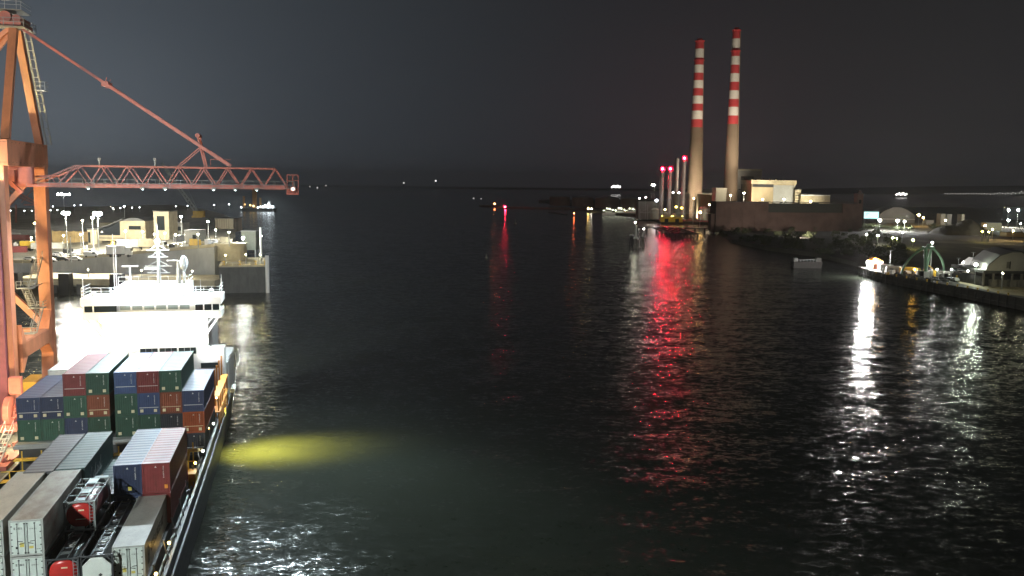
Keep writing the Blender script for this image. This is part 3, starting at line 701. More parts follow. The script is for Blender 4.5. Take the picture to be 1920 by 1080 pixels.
# portal top beam across the legs (along y), bolted plate look
q = MB(); q.box(-1.0, 1.0, -9.4, 10.4, 37.8, 41.4)
q.build('portal_beam', M_orange, crane)
q = MB()
for i in range(12):
    for z in (38.2, 41.0): q.box(1.0, 1.03, -9 + i * 1.7, -8.88 + i * 1.7, z, z + .12)
    for z in (38.2, 41.0): q.box(-.9 + i * .16, -.84 + i * .16, -9.43, -9.4, z, z + .12)
q.build('bolt_row', M_dark, crane)
MB().box(-18, -16, -9.4, 10.4, 37.8, 40).build('portal_beam', M_orange, crane)
# main girder (landward) and machinery around the boom hinge
q = MB(); q.box(-26, -.5, -3.2, -2.2, 35.2, 38.0); q.box(-26, -.5, 3.2, 4.2, 35.2, 38.0); q.box(-3.5, 2.6, -4.4, -3.3, 35.3, 37.7); q.build('girder', M_red, crane)
q = MB(); q.box(-17, -6, -5, 5, 41.5, 46); q.build('machinery_house', M_red, crane)
# boom: two box-bottom chords, top chords, lattice
X0, X1 = 1.0, 38.9; zb, ztp = 35.1, 38.0
q = MB()
for y in (-1.9, 1.9):
    q.bar((-1, y, zb), (X1 - .8, y, zb), .5, .62)
q.build('bottom_chord', M_red, crane)
q = MB()
for y in (-1.9, 1.9):
    q.path([(1.2, y, 36.3), (4.6, y, 36.5), (7.8, y, ztp), (36.6, y, ztp)], .26)
q.build('top_chord', M_red, crane)
q = MB(); xs = [7.8 + i * (36.6 - 7.8) / 8 for i in range(9)]
for y in (-1.9, 1.9):
    for i, x in enumerate(xs):
        half_ = (xs[1] - xs[0]) / 2
        if i < 8: q.bar((x, y, ztp), (x + half_, y, zb), .17); q.bar((x + half_, y, zb), (xs[i + 1], y, ztp), .17)
    q.bar((36.6, y, ztp), (38.4, y, zb), .2); q.bar((7.8, y, ztp), (5.2, y, zb), .2); q.bar((4.4, y, 36.5), (5.2, y, zb), .14); q.bar((1.3, y, zb), (4.4, y, 36.5), .16)
for i, x in enumerate(xs): q.bar((x, -1.9, ztp), (x, 1.9, ztp), .14); q.bar((x, -1.9, zb), (x, 1.9, zb), .2); 
for a, b2 in zip(xs, xs[1:]): q.bar((a, -1.9, ztp), (b2, 1.9, ztp), .08)
q.build('lattice', M_red, crane)
q = MB()
for y in (-2.9, 2.9):
    q.box(1.5, 39.4, y - .4, y + .4, 34.95, 35.0)
    for z in (35.5, 36.05): q.bar((1.5, y * 1.12, z), (39.4, y * 1.12, z), .05)
    for i in range(26): q.bar((1.5 + i * 1.52, y * 1.12, 35), (1.5 + i * 1.52, y * 1.12, 36.05), .05)
q.build('walkway_rail', M_grey, crane)
q = MB(); q.box(38.3, 40.1, -2.6, 2.6, 34.0, 34.25); q.box(38.3, 40.0, -1.8, 1.8, 34.25, 35.0)
for z in (35.2, 36.2, 37.1):
    q.path([(38.4, -2.6, z), (40.1, -2.6, z), (40.1, 2.6, z), (38.4, 2.6, z)], .08)
for x in (38.4, 39.25, 40.1):
    for y in (-2.6, 2.6): q.bar((x, y, 34), (x, y, 37.1), .09)
q.build('boom_tip_platform', M_red, crane)
# A frame
ap = (.05, .6, 58.4)
q = MB()
for y in (-7.6, 8.8): q.bar((.3, y, 41.4), (ap[0], ap[1] + (-.7 if y < 0 else .7), ap[2]), 1.05, 1.05)
q.build('a_frame_leg', M_orange, crane)
q = MB(); q.bar((-24, -3, 38), (ap[0] - .5, ap[1] - .8, ap[2] - .6), .6); q.bar((-24, 4, 38), (ap[0] - .5, ap[1] + .8, ap[2] - .6), .6); q.bar((-9, .6, 46), (ap[0] - .5, .6, ap[2] - 1), .5); q.build('back_stay', M_orange, crane)
q = MB(); q.box(-1.2, 1.6, -2.4, 3.4, 58.0, 58.5); q.tube((-.6, -1.9, 59.2), (-.6, 3.0, 59.2), .8, n=14); q.tube((.9, -1.9, 59), (.9, 3.0, 59), .55, n=14); q.box(-1.1, .2, -1.2, 2.4, 58.4, 59.6); q.build('apex_sheave', M_red, crane)
q = MB(); q.box(-1.9, 2.0, -2.6, 3.6, 57.77, 57.82)
for z in (58.4, 58.95): q.path([(-1.9, -2.6, z), (2.0, -2.6, z), (2.0, 3.6, z), (-1.9, 3.6, z), (-1.9, -2.6, z)], .07)
for x in (-1.9, -.6, .7, 2.0):
    for y in (-2.6, 3.6): q.bar((x, y, 57.8), (x, y, 58.95), .07)
for z in (60.9, 61.4): q.path([(-2.6, -2, z), (1.6, -2, z), (1.6, 3, z)], .06)
q.box(-2.6, 1.6, -2, 3, 60.2, 60.27); q.bar((.3, .6, 58), (.3, .6, 64.5), .1)
for x in (-2.6, -.5, 1.6): q.bar((x, -2, 60.2), (x, -2, 61.4), .06)
q.build('apex_platform', M_grey, crane)
# forestays with joint and king post
for y in (-1.6, 2.2):
    q = MB(); a = Vector((1.0, .6 + (y - .3) * .5, 57.9)); c = Vector((29.8, (y - .3), ztp + .4)); mid = a.lerp(c, .39)
    q.bar(a, mid, .24, .34); q.bar(mid, c, .26, .44); q.box(mid.x - .5, mid.x + .5, mid.y - .2, mid.y + .2, mid.z - .45, mid.z + .35); q.bar(mid, mid + Vector((.3, 0, .9)), .1)
    q.build('forestay', M_red, crane)
q = MB()
for y in (-1.5, 1.5): q.bar((26.2, y, ztp), (25.2, y, 42.8), .26); q.bar((22.0, y, ztp), (25.6, y, 41.2), .16)
q.tube((25.2, -1.7, 42.9), (25.2, 1.7, 42.9), .35); q.bar((27, -1.5, 39.3), (30, -1.5, 39.3), .1); q.bar((27, -1.5, 38.1), (27, -1.5, 39.3), .08)
q.build('king_post', M_red, crane)
for x, h3 in ((11.2, .9), (19, 1.0)): MB().bar((x, -1.9, ztp), (x, -1.9, ztp + h3), .22).box(x - .18, x + .18, -2.1, -1.7, ztp + h3, ztp + h3 + .35).build('rope_guide', M_grey, crane)
# hanging machinery near hinge, ladder cage, rail platform
q = MB(); q.bar((-3.5, -4.6, 39), (1.2, -4.6, 33.9), .55); q.bar((-5.0, -4.2, 38.4), (-1, -4.2, 38.9), .4); q.tube((-1.4, -4.9, 38.0), (-1.4, -3.4, 38.0), .9, n=12); q.box(-.6, .4, -4.9, -4, 35.6, 37.2); q.build('hinge_machinery', M_red, crane)
q = MB()
for s in (-.28, .28):
    a = Vector((.8 + .6, 8.6 + s, 41.4)); c = Vector((ap[0] + .9, 1.6 + s, 57.6)); q.bar(a, c, .06); q.bar(a + Vector((.7, 0, 0)), c + Vector((.7, 0, 0)), .05)
a = Vector((1.4, 8.6, 41.4)); c = Vector((ap[0] + .9, 1.6, 57.6))
for i in range(40):
    p = a.lerp(c, i / 39); q.bar(p + Vector((0, -.28, 0)), p + Vector((0, .28, 0)), .045)
    if i % 3 == 0: q.path([p + Vector((0, -.3, 0)), p + Vector((.7, -.3, 0)), p + Vector((.7, .3, 0)), p + Vector((0, .3, 0))], .045)
p = a.lerp(c, .5); q.box(p.x - .1, p.x + 1.5, p.y - .9, p.y + .9, p.z - .1, p.z)
for z in (.6, 1.2): q.path([(p.x + 1.5, p.y - .9, p.z + z), (p.x + 1.5, p.y + .9, p.z + z)], .05); q.path([(p.x, p.y - .9, p.z + z), (p.x + 1.5, p.y - .9, p.z + z)], .05)
q.bar((p.x + 1.5, p.y - .9, p.z), (p.x + 1.5, p.y - .9, p.z + 1.2), .06)
q.build('ladder', M_gal, crane)
q = MB()
for z in (41.9, 42.5, 43.0): q.bar((-2.2, -3, z), (-2.2, 4, z), .05); q.bar((-4.4, -4.6, z), (-1.0, -4.6, z), .05)
for i in range(5): q.bar((-4.4 + i * .85, -4.6, 41.4), (-4.4 + i * .85, -4.6, 43), .05)
q.build('top_railing', M_gal, crane)
# zigzag stair between the legs
q = MB()
def flight(q, a, c, w=.9):
    a, c = Vector(a), Vector(c)
    for s in (-w / 2, w / 2):
        o = Vector((s, 0, 0)); q.bar(a + o, c + o, .08, .25); q.bar(a + o + Vector((0, 0, 1)), c + o + Vector((0, 0, 1)), .05)
        for i in range(5): p = a.lerp(c, i / 4) + o; q.bar(p, p + Vector((0, 0, 1)), .045)
    n_ = 12
    for i in range(n_): p = a.lerp(c, (i + .5) / n_); q.box(p.x - w / 2, p.x + w / 2, p.y - .14, p.y + .14, p.z - .02, p.z + .02)
flight(q, (-.2, 7.5, 23.6), (-.2, 2.6, 19.4)); flight(q, (-1.2, 2.4, 19.4), (-1.2, 6.6, 15.6)); flight(q, (-.2, 6.6, 15.6), (-.2, 2.4, 12.3))
for y, z in ((1.6, 19.4), (6.8, 15.6), (1.4, 12.4)):
    q.box(-1.8, .4, y - .9, y + .9, z - .08, z)
    for k in (.55, 1.05): q.path([(.4, y - .9, z + k), (.4, y + .9, z + k)], .05); q.path([(-1.8, y - .9, z + k), (.4, y - .9, z + k)], .05)
    for x in (-1.8, .4): q.bar((x, y - .9, z), (x, y - .9, z + 1.05), .05)
q.bar((-.2, 1.4, 19.3), (-.2, 8.2, 19.3), .14)
q.build('staircase', M_gal, crane)
# bogies and cable gear
for y in (9.2, -8.2):
    for x in (0, -17.2):
        q = MB(); q.box(x - .5, x + .5, y - 3.6, y + 3.6, .5, 1.2)
        for k in (-3, -1.6, 1.6, 3): q.tube((x - .3, y + k, .35), (x + .3, y + k, .35), .34, n=12)
        q.build('bogie', M_red, crane)
q = MB(); q.bar((-1.0, -9.7, 1), (-1.0, -9.7, 36), 1.15, 1.0); q.bar((-1.7, -9.6, 1), (-1.7, -9.6, 36), .3)
for i in range(28): q.box(-1.2, -.5, -10.2, -10.12, 2 + i * 1.2, 2.3 + i * 1.2)
q.build('leg_shade_tray', mat('shade_tray_maroon', (.16, .045, .075), .5, dirt=.4), crane)  # dark tray drawn over the leg to stand for its shaded face
q = MB(); q.tube((-.4, -11.2, 3.4), (.3, -11.2, 3.4), 2.0, n=22); q.box(-1, 1, -12.4, -10.2, .6, 1.6); q.bar((-1.2, -9.5, 1), (1.4, -11.5, 5), .3); q.box(-.2, 1.4, -10.6, -9.6, 5.6, 8.0)
for k in range(5): q.bar((-1.4 + k * .5, -12, .6 + k * .5), (1.6 - k * .3, -10, 2.2 + k * .4), .22)
q.build('cable_reel', M_red, crane)
# boom lamps
M_boomlamp = emis('boom_lamp_glow', (.80, .95, 1.0), 14)
for x in (9.6, 17.2, 20.4, 27.4, 30.6, 33.8):
    l = MB().box(x - .3, x + .3, -2.6, -2.0, 34.62, 34.9).build('floodlight', M_grey, crane)
    MB().sph((x, -2.3, 34.6), .12, 8, 5, .6).build('lamp', M_boomlamp, l)
def spot(name, loc, target, power, col, size=100, blend=.6, rad=.3, parent=None):
    ld = bpy.data.lights.new(name, 'SPOT'); ld.energy = power; ld.color = col; ld.spot_size = R(size); ld.spot_blend = blend; ld.shadow_soft_size = rad
    o = bpy.data.objects.new(name, ld); COL.objects.link(o); o.location = loc
    o.rotation_euler = (Vector(target) - Vector(loc)).to_track_quat('-Z', 'Y').to_euler(); return o
CW_ = (.80, .93, 1.0)
def cr(x, y, z): return W(145 + y, -41 + x, z + 4)
for i, x in enumerate((9.6, 17.2, 27.4, 33.8)):
    spot('boom_spot', cr(x, -2.3, 34.3), cr(x - 1, -18 if i < 3 else -10, -4), 22000, CW_, 125, .7, .3)
for x, tx, p_ in ((30.6, 34, 50000), (35.5, 38, 45000), (37.5, 30, 35000)): spot('boom_spot', cr(x, -2.4, 34.3), cr(tx, -40, -4), p_, (.78, .96, 1.0), 95, .8, .25)
# crane lamp at the near portal corner and at the tip
l = MB().box(-2.9, -1.4, -10.2, -9.6, 37.0, 37.5).build('floodlight', M_grey, crane)
MB().sph((-2.5, -10.3, 37.0), .32, 8, 5).sph((-1.5, -10.4, 36.9), .28, 8, 5).build('lamp', emis('crane_lamp_glow', (1, .82, .55), 420), l)
l = MB().box(38.9, 39.7, -2.9, -2.65, 34.6, 35.2).build('floodlight', M_grey, crane)
MB().sph((39.3, -3.0, 34.9), .25, 8, 5).build('lamp', emis('tip_lamp_glow', (1, .6, .45), 6), l)

# sodium floods: on the quay side (light masts left of the frame) and spots added at the ship side to make the yellow pool on the water
def mast(label, loc, hgt, col, strength, r=.45, n=2, arm=.9, lampname='lamp', group=None, poler=.16, rot=0, cat='light mast', name='light_mast'):
    t = thing(name, label, cat, loc, rot, group)
    q = MB(); q.tube((0, 0, 0), (0, 0, hgt), poler * 1.3, poler * .8, 7)
    if n > 1: q.bar((-arm, 0, hgt), (arm, 0, hgt), .12)
    q.build('pole', M_gal, t)
    em = emis('glow_%.2f_%.2f_%.2f_%g' % (*col, strength), col, strength)
    for k in range(n):
        x = 0 if n == 1 else -arm + 2 * arm * k / (n - 1)
        MB().sph((x, 0, hgt + r * .8), r, 8, 5, .8).build(lampname, em, t)
    return t
SOD = (1, .62, .22); WARM = (1, .86, .62); WHT = (.92, .97, 1.0); LED = (.85, .95, 1.0)
mast('tall sodium light mast on the quay left of the crane', W(118, -62, 4), 17, (1, .72, .30), 8500, .45, 2)
mast('second sodium light mast on the quay beyond the crane', W(165, -66, 4), 14, (1, .72, .30), 4500, .45, 2)
mast('quay light mast beside the ship bow, left of the view', W(70, -64, 4), 26, (.95, .95, .9), 900, .45, 2)
mast('tall flood mast on the quay behind the viewpoint', W(14, -52, 4), 42, (.93, 1, .95), 8500, .6, 3)
spot('side_pool_spot', W(131.5, -11.0, 9.8), W(131.5, -6, 0), 130000, (1, .80, .10), 88, 1, .25)
spot('side_pool_spot', W(131.8, -11.0, 9.8), W(132.5, -2, 0), 80000, (1, .82, .12), 66, 1, .25)
mast('added low warm flood post on the quay edge between the crane legs', W(146, -36.6, 4), 2.4, (1, .84, .32), 20000, .3, 1)  # post added to light the crane legs from below
mast('added low warm flood post on the quay edge before the near crane leg', W(128, -37.0, 4), 2.2, (1, .82, .45), 3000, .3, 1)  # second added post, for the near leg
spot('aft_flood', W(145, -22, 27), (-145, 325, 8), 4.5e5, (.85, .93, 1), 100, .8, .4)
for sp_, tg_ in ((T(127, 480) + Vector((0, 0, 17)), T(90, 470)), (T(186, 478) + Vector((0, -1, 16)), T(160, 486)), (T(186, 478) + Vector((3, 0, 17)), T(260, 452)), (T(341, 452) + Vector((0, -2, 10)), T(390, 455))): spot('yard_flood', sp_, tg_, 1.1e5, (1, .95, .80), 130, .8, .4)
# floods on the ship's bridge
M_sflood = emis('ship_flood_glow', (.72, .88, 1.0), 1300)
for x, y, z, r_ in ((-4.6, 136.0, 23.5, .22), (-4.0, 136.0, 23.8, .22), (-2.6, 136.0, 23.6, .18), (.55, 138.9, 31.0, .3), (5.4, 135.9, 23.4, .16)):
    f = MB().box(x - .25, x + .25, y + .2, y + .5, z - .2, z + .2).build('floodlight', M_grey, ship); MB().sph((x, y, z), r_, 8, 5).build('lamp', M_sflood, f)
for x, z in ((-3.5, 18.8), (0, 18.8), (3, 18.8), (6, 18.8), (8, 15.4)):  # arm lamps added before the house to whiten its front
    f = MB().bar((x, 136.9 if z > 16 else 135.5, z), (x, 134.9 if z > 16 else 134, z + .3), .07).build('lamp_arm', M_sup, ship); MB().sph((x, 134.8 if z > 16 else 133.9, z + .1), .16, 8, 5).build('lamp', emis('house_fill_glow', (.93, .97, 1.0), 700), f)
# sodium deck lamps along the outboard walkway
M_dsod = emis('deck_sodium_glow', (1, .60, .15), 36)
for y, z in ((64, 8.3), (72, 8.5), (79, 8.2), (98.6, 9.2), (112, 9.4), (123, 10.6), (130, 10.6), (134.6, 9)):
    f = MB().bar((10.2, y, 7.2), (10.0, y, z + .2), .06).build('lamp_arm', M_grey, ship); MB().sph((9.9, y, z), .13, 7, 4).build('lamp', M_dsod, f)
for y in (105, 117): MB().sph((10.0, y, 8.6), .14, 7, 4).build('lamp', emis('deck_white_glow', (.9, 1, .85), 50), ship)

# things on the quay by the crane
def simple_lorry(name, label, loc, rot, cabcol, boxcol, L=13, group=None, Hb=3.0):
    t = thing(name, label, 'lorry', loc, rot, group)
    MB().box(-1.2, 1.2, 0, L, 1.2, 1.2 + Hb).build('trailer', boxcol, t)
    q = MB(); q.extr([(-1.2, L + .4, .8), (-1.2, L + 2.6, .8), (-1.2, L + 2.6, 2.0), (-1.2, L + 2.3, 3.4), (-1.2, L + .4, 3.6)], (2.4, 0, 0)); c = q.build('cab', cabcol, t)
    MB().box(-1.1, 1.1, L + 2.3, L + 2.62, 2.1, 3.2).build('windscreen', M_glass, c)
    for y in (1.5, 2.8, 4.1, L + 1.6):
        q = MB(); q.tube((-1.22, y, .5), (-.85, y, .5), .5, n=12); q.tube((.85, y, .5), (1.22, y, .5), .5, n=12); q.build('wheel', M_rub, t)
    MB().box(-.5, .5, 0, L + 2.3, .8, 1.18).build('chassis', M_dark, t)
    return t
container('yellow container standing on the quay behind the near crane leg', 155, -45.8, 6.9, 'yellow', L=6.06, H=2.59, opts='y')
container('bright red container on the quay at the left edge', 138, -49.5, 7.6, 'red', L=12.19, H=2.9)
simple_lorry('lorry', 'orange lorry parked between crane rails behind the cable reel', W(140, -37.9, 4), TH, M_yel, mat('trailer_orange', (.62, .25, .05), .5), 7)
q = MB()
rr = random.Random(4)
for i in range(26):
    x, y, z = rr.uniform(-2.2, 2), rr.uniform(-3, 5), rr.uniform(.1, 2.4)
    a = Vector((x, y, z)); q.bar(a, a + Vector((rr.uniform(-1.4, 1.4), rr.uniform(-1.4, 1.4), rr.uniform(-.5, .9))), .28)
q.box(-2, 1.8, -2.4, 4, 0, .5)
tag(q.build('spreader', M_red, None, W(119, -38.3, 4), TH), 'heap of red spreader frames and lashing gear beside the ship side', 'spreader')
pr_ = thing('gangway', 'white gangway frame standing on the quay edge beside the red gear', 'gangway', W(112, -37.2, 4), TH)
q = MB(); flight(q, (0, 0, .2), (0, 9, 4.2), 1.0); q.build('stair', M_white, pr_)
MB().box(-.8, .8, -1.4, 0, 0, .25).build('foot', M_grey, pr_)
# ======================================================================= SECOND CRANES FAR LEFT
def lattice(q, a, b2, w, n_, t=.2):
    a, b2 = Vector(a), Vector(b2); d = (b2 - a).normalized(); s = d.cross(Vector((0, 1, 0))).normalized() * w / 2; s2 = d.cross(s).normalized() * w / 2
    cs = [s + s2, s - s2, -s - s2, -s + s2]
    for c in cs: q.bar(a + c, b2 + c * .5, t)
    for i in range(n_):
        p, p2 = a.lerp(b2, i / n_), a.lerp(b2, (i + 1) / n_); f1, f2 = 1 - .5 * i / n_, 1 - .5 * (i + 1) / n_
        for k in range(4): q.bar(p + cs[k] * f1, p2 + cs[(k + 1) % 4] * f2, t * .6)
fc = thing('harbour_crane', 'distant pale red gantry crane seen between the crane legs', 'harbour crane', Q(52, 420, 620))
q = MB(); s_ = fc.location
def L3(px, py, Y=620): return Q(px, py, Y) - s_
lattice(q, L3(0, 350), L3(75, 384), 3.2, 8, .45); q.bar(L3(40, 380), L3(75, 340), .5); q.bar(L3(45, 384), L3(74, 384), .9); q.bar(L3(20, 352), L3(72, 330), .35)
q.build('boom', mat('faded_red_paint', (.42, .16, .13), .6), fc)
MB().bar(L3(30, 384), L3(30, 430), .9).bar(L3(66, 384), L3(66, 430), .9).build('leg', MATS['faded_red_paint'], fc)
cc = thing('crawler_crane', 'crawler crane with long lattice jib leaning left behind the terminal', 'crawler crane', T(372, 408))
q = MB(); s_ = cc.location; Y_ = s_.y
lattice(q, (0, 0, 2), Q(303, 306, Y_) - s_, 2.2, 16, .32); q.bar((1, 0, 2), Q(330, 330, Y_) - s_ + Vector((4, 0, 0)), .12)
q.build('jib', mat('jib_grey', (.38, .42, .42), .5), cc)
MB().box(-3, 4, -2, 2, 1.2, 4.5).box(-3.5, 3.5, -3, -2, 0, 1.2).box(-3.5, 3.5, 2, 3, 0, 1.2).build('crawler_body', M_yel, cc)
# ======================================================================= TERMINAL BUILDINGS
def span(px0, px1, py, Y): a, b2 = Q(px0, py, Y), Q(px1, py, Y); return a, b2
def zpix(px, py, Y): return Q(px, py, Y).z
hall = thing('terminal_building', 'pale terminal hall with curved grey roof and dark horizontal window', 'building', T(250, 452))
Yh = hall.location.y; z0 = hall.location.z
s_ = hall.location
q = MB(); xa, xb = Q(232, 440, Yh).x - s_.x, Q(273, 440, Yh).x - s_.x
za, zm = zpix(232, 415, Yh) - z0, zpix(250, 409, Yh) - z0
prof = [(xa, 0, 0), (xb, 0, 0), (xb, 0, za)] + [(xb + (xa - xb) * t, 0, za + (zm - za) * math.sin(math.pi * t)) for t in (.2, .4, .6, .8)] + [(xa, 0, za)]
q.extr(prof[::-1], (0, 16, 0)); wall = q.build('wall', M_concy, hall)
q = MB(); q.extr([(p[0] * 1.04, -.5, p[2] + .25) for p in prof[2:]][::-1] + [(xb * 1.04, -.5, za), (xa * 1.04, -.5, za)][::-1][:0], (0, 17, 0)); q.build('roof', mat('roof_slate', (.10, .105, .11), .6), hall)
xw0, xw1 = Q(241.5, 427, Yh).x - s_.x, Q(264, 427, Yh).x - s_.x
MB().box(xw0, xw1, -.06, .05, zpix(250, 430.5, Yh) - z0, zpix(250, 423.5, Yh) - z0).build('window', M_glass, hall)
# left glazed wing with swooping roof
q = MB(); xl = Q(168, 440, Yh).x - s_.x; xg0, xg1 = Q(181, 430, Yh).x - s_.x, Q(225, 430, Yh).x - s_.x
zl, zr = zpix(170, 431, Yh) - z0, zpix(230, 415, Yh) - z0
zg = zpix(200, 441, Yh) - z0
q.extr([(xl, 0, 0), (xl, 0, zl), (xg0, 0, zl + .3), (xg0, 0, zg), (xg1, 0, zg), (xg1, 0, zr), (xa, 0, zr + .3), (xa, 0, 0)], (0, 14, 0)); q.build('wall', M_concy, hall)
MB().extr([(xg0, .6, zg), (xg0, .6, zl), ((xg0 + xg1) / 2, .6, zl * .6 + zr * .4 - .3), (xg1, .6, zr), (xg1, .6, zg)], (0, .2, 0)).build('window', mat('hall_glass', (.02, .025, .03), .05), hall)
q = MB(); pts = [(xl - 1, zl + .3), (xg0, zl + .5), ((xg0 + xg1) / 2, (zl * .65 + zr * .35) + .4), (xg1, zr + .2), (xa, zr + .9)]
for a, b2 in zip(pts, pts[1:]): q.add([(a[0], -.8, a[1]), (b2[0], -.8, b2[1]), (b2[0], 15, b2[1]), (a[0], 15, a[1]), (a[0], -.8, a[1] + .4), (b2[0], -.8, b2[1] + .4), (b2[0], 15, b2[1] + .4), (a[0], 15, a[1] + .4)], [(0, 1, 2, 3), (7, 6, 5, 4), (0, 4, 5, 1), (3, 2, 6, 7)])
q.build('roof', MATS['roof_slate'], hall)
MB().box(xg0 - 1, xa, -.3, 0, zg - 1.4, zg - 1.1).build('gutter_line', M_dark, hall)
def block(label, px0, px1, pyt, pyb, Y=None, depth=12, m=None, name='building', cat='building', wins=(), roof=True, dy=0, z0=None, coping=None):
    if z0 is None:
        zz = zt((px0 + px1) / 2); base = G((px0 + px1) / 2, pyb, zz)
        if Y: base = Vector((Q((px0 + px1) / 2, pyb, Y).x, Y, zz))
    else: base = Vector((Q((px0 + px1) / 2, pyb, Y).x, Y, z0))
    Yb = base.y; w = (px1 - px0) / FPX * Yb * .985; H = Q((px0 + px1) / 2, pyt, Yb).z - base.z
    t = thing(name, label, cat, base)
    MB().box(-w / 2, w / 2, 0, depth, -1.5, H).build('wall', m or M_concy, t)
    if roof: MB().box(-w / 2 - .25, w / 2 + .25, -.25, depth + .25, H, H + max(.3, H * .03)).build('roof', coping or M_concd, t)
    for (fx0, fx1, fz0, fz1) in wins: MB().box(-w / 2 + w * fx0, -w / 2 + w * fx1, -.08, .05, H * fz0, H * fz1).build('window', M_glass, t)
    return t, w, H
block('pale lift tower with recessed grey door beside the curved hall', 289, 318, 397, 450, depth=10, name='tower', cat='tower', wins=[(.22, .72, .35, .85)])
block('low pale annex in front of the lift tower', 281, 303, 421, 445, depth=6)
block('pale wall strip building left of the glazed hall', 165, 182, 431, 458, depth=5, wins=[(.05, .3, .1, .85)])
block('small grey booth under a white flood lamp', 346, 374, 433, 457, depth=8, m=mat('booth_grey', (.30, .30, .27), .7), wins=[(.55, .8, .2, .7)])
block('green-windowed office right of the lift tower', 319, 344, 418, 440, depth=8, m=M_conc, wins=[(.2, .45, .35, .7), (.5, .85, .35, .7)])
block('orange kiosk beyond the grey booth', 352, 388, 428, 438, Y=520, depth=8, m=M_yel)
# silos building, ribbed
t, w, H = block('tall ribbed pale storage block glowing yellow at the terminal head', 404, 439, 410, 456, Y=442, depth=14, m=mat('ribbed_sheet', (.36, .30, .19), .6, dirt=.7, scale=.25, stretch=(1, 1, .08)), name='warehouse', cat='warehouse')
q = MB()
for i in range(8): q.box(-w / 2 + w * (i + .5) / 8 - .12, -w / 2 + w * (i + .5) / 8 + .12, -.2, 0, .5, H - .3)
q.build('rib', M_concy, t)
# wall behind the car park, yellow light put into its colour
pw0, pw1 = T(98, 463), T(170, 461)
q = MB(); ya = 410; a, b2 = Q(98, 440, ya), Q(168, 440, ya); z0 = zt(130) - 1
q.box(0, b2.x - a.x, 0, 3, 0, Q(130, 434, ya).z - z0)
for i in range(6): q.box((b2.x - a.x) * i / 5.3, (b2.x - a.x) * i / 5.3 + .5, -.4, 0, 0, Q(130, 434, ya).z - z0 + .4)
tag(q.build('boundary_wall', mat('yellow_lit_wall', (.52, .38, .17), .85, dirt=.5, scale=.3), None, (a.x, ya, z0)), 'yellow-lit boundary wall behind the car park, lit by the flood masts', 'wall')
q = MB(); a, b2 = Q(24, 440, 430), Q(62, 440, 430); q.box(0, b2.x - a.x, 0, 6, 0, 5); q.box(-.3, b2.x - a.x + .3, -.3, 6.3, 5, 5.5)
tag(q.build('low_shed', M_concy, None, (a.x, 520, 9)), 'long low pale shed seen between the crane legs', 'shed')
# ---- vehicles
def car(col, name='parked_car', van=False):
    t = put(name, None)
    pr2 = [(-2.1, .35), (2.1, .35), (2.15, .75), (1.35, .95), (.75, 1.45), (-1.1, 1.48), (-1.95, 1.0), (-2.15, .8)] if not van else [(-2.5, .4), (2.5, .4), (2.55, 1.0), (1.9, 1.25), (1.4, 2.1), (-2.5, 2.15)]
    MB().extr([(x, -.88, z) for x, z in pr2], (0, 1.76, 0)).build('body', col, t)
    wp = [(1.15, .98), (.68, 1.38), (-1.02, 1.40), (-1.7, 1.0)] if not van else [(1.8, 1.3), (1.35, 1.95), (.4, 1.98), (.4, 1.3)]
    MB().extr([(x, -.9, z) for x, z in wp], (0, 1.8, 0)).build('window', M_glass, t)
    q = MB(); xf = 2.12 if not van else 2.5
    for x in (-1.3 if not van else -1.7, 1.3 if not van else 1.7):
        for s in (-1, 1): MB().tube((x, s * .68, .33), (x, s * .9, .33), .33, n=10).build('wheel', M_rub, t)
    for s in (-1, 1): MB().box(xf, xf + .06, s * .6 - .14, s * .6 + .14, .62, .78).build('headlight', M_mark, t)
    return t
def paint(n_, c): return mat(n_ + '_car_paint', c, .3, dirt=.1)
protos = {'white': car(paint('white', (.7, .7, .68))), 'dark': car(paint('dark', (.03, .033, .04))), 'silver': car(paint('silver', (.4, .4, .4)))}
vanp = {'white': car(paint('white', (.7, .7, .68)), 'parked_van', True), 'cream': car(paint('cream', (.6, .52, .35)), 'parked_van', True)}
used = set()
def place(pro, key, kind, px, py, rot, label, group='vehicles parked on the terminal deck'):
    o = pro[key]; loc = T(px, py)
    if (kind, key) in used: o = tree_copy(o, loc, rot)
    else: used.add((kind, key)); o.location = loc; o.rotation_euler = (0, 0, rot)
    tag(o, label, 'car' if kind == 'car' else 'van', group); return o
for px, py, k, lb in ((104, 486, 'dark', 'dark car parked by the lamp post nearest the far crane leg'), (118, 489, 'dark', 'second dark car from the far crane leg'), (110, 479, 'silver', 'silver car behind the two dark ones'),
                      (142, 489, 'white', 'low white car at the front of the car park row'), (139, 480, 'white', 'white car under the first van'), (180, 480, 'silver', 'silver car between the white vans and the truck'),
                      (95, 491, 'white', 'white car half hidden behind the far crane leg'), (222, 478, 'white', 'white car beside the ship whip antennas'), (56, 488, 'silver', 'silver car between the crane legs'), (70, 494, 'dark', 'dark car between the crane legs')):
    place(protos, k, 'car', px, py, R(rr.uniform(-12, 12)) + (math.pi if px % 3 == 0 else 0), lb)
for px, py, k, lb in ((152, 478, 'white', 'first white van in the car park row'), (167, 477, 'cream', 'cream van right of the first white van'), (172, 482, 'white', 'white van in front of the cream one')):
    place(vanp, k, 'van', px, py, R(rr.uniform(-10, 10)), lb)
simple_lorry('lorry', 'white box lorry at the right end of the car park row', T(201, 482), R(-80), M_white, M_white, 6)
simple_lorry('lorry', 'pale lorry parked under the lift tower', T(262, 468), R(-95), M_white, M_concy, 8)
simple_lorry('lorry', 'dark trailer lorry beside the white wheels near the hall', T(222, 469), R(-88), M_grey, M_grey, 9)
simple_lorry('lorry', 'yellow lorry standing between the crane legs', T(40, 470), R(-85), M_yel, M_yel, 9)
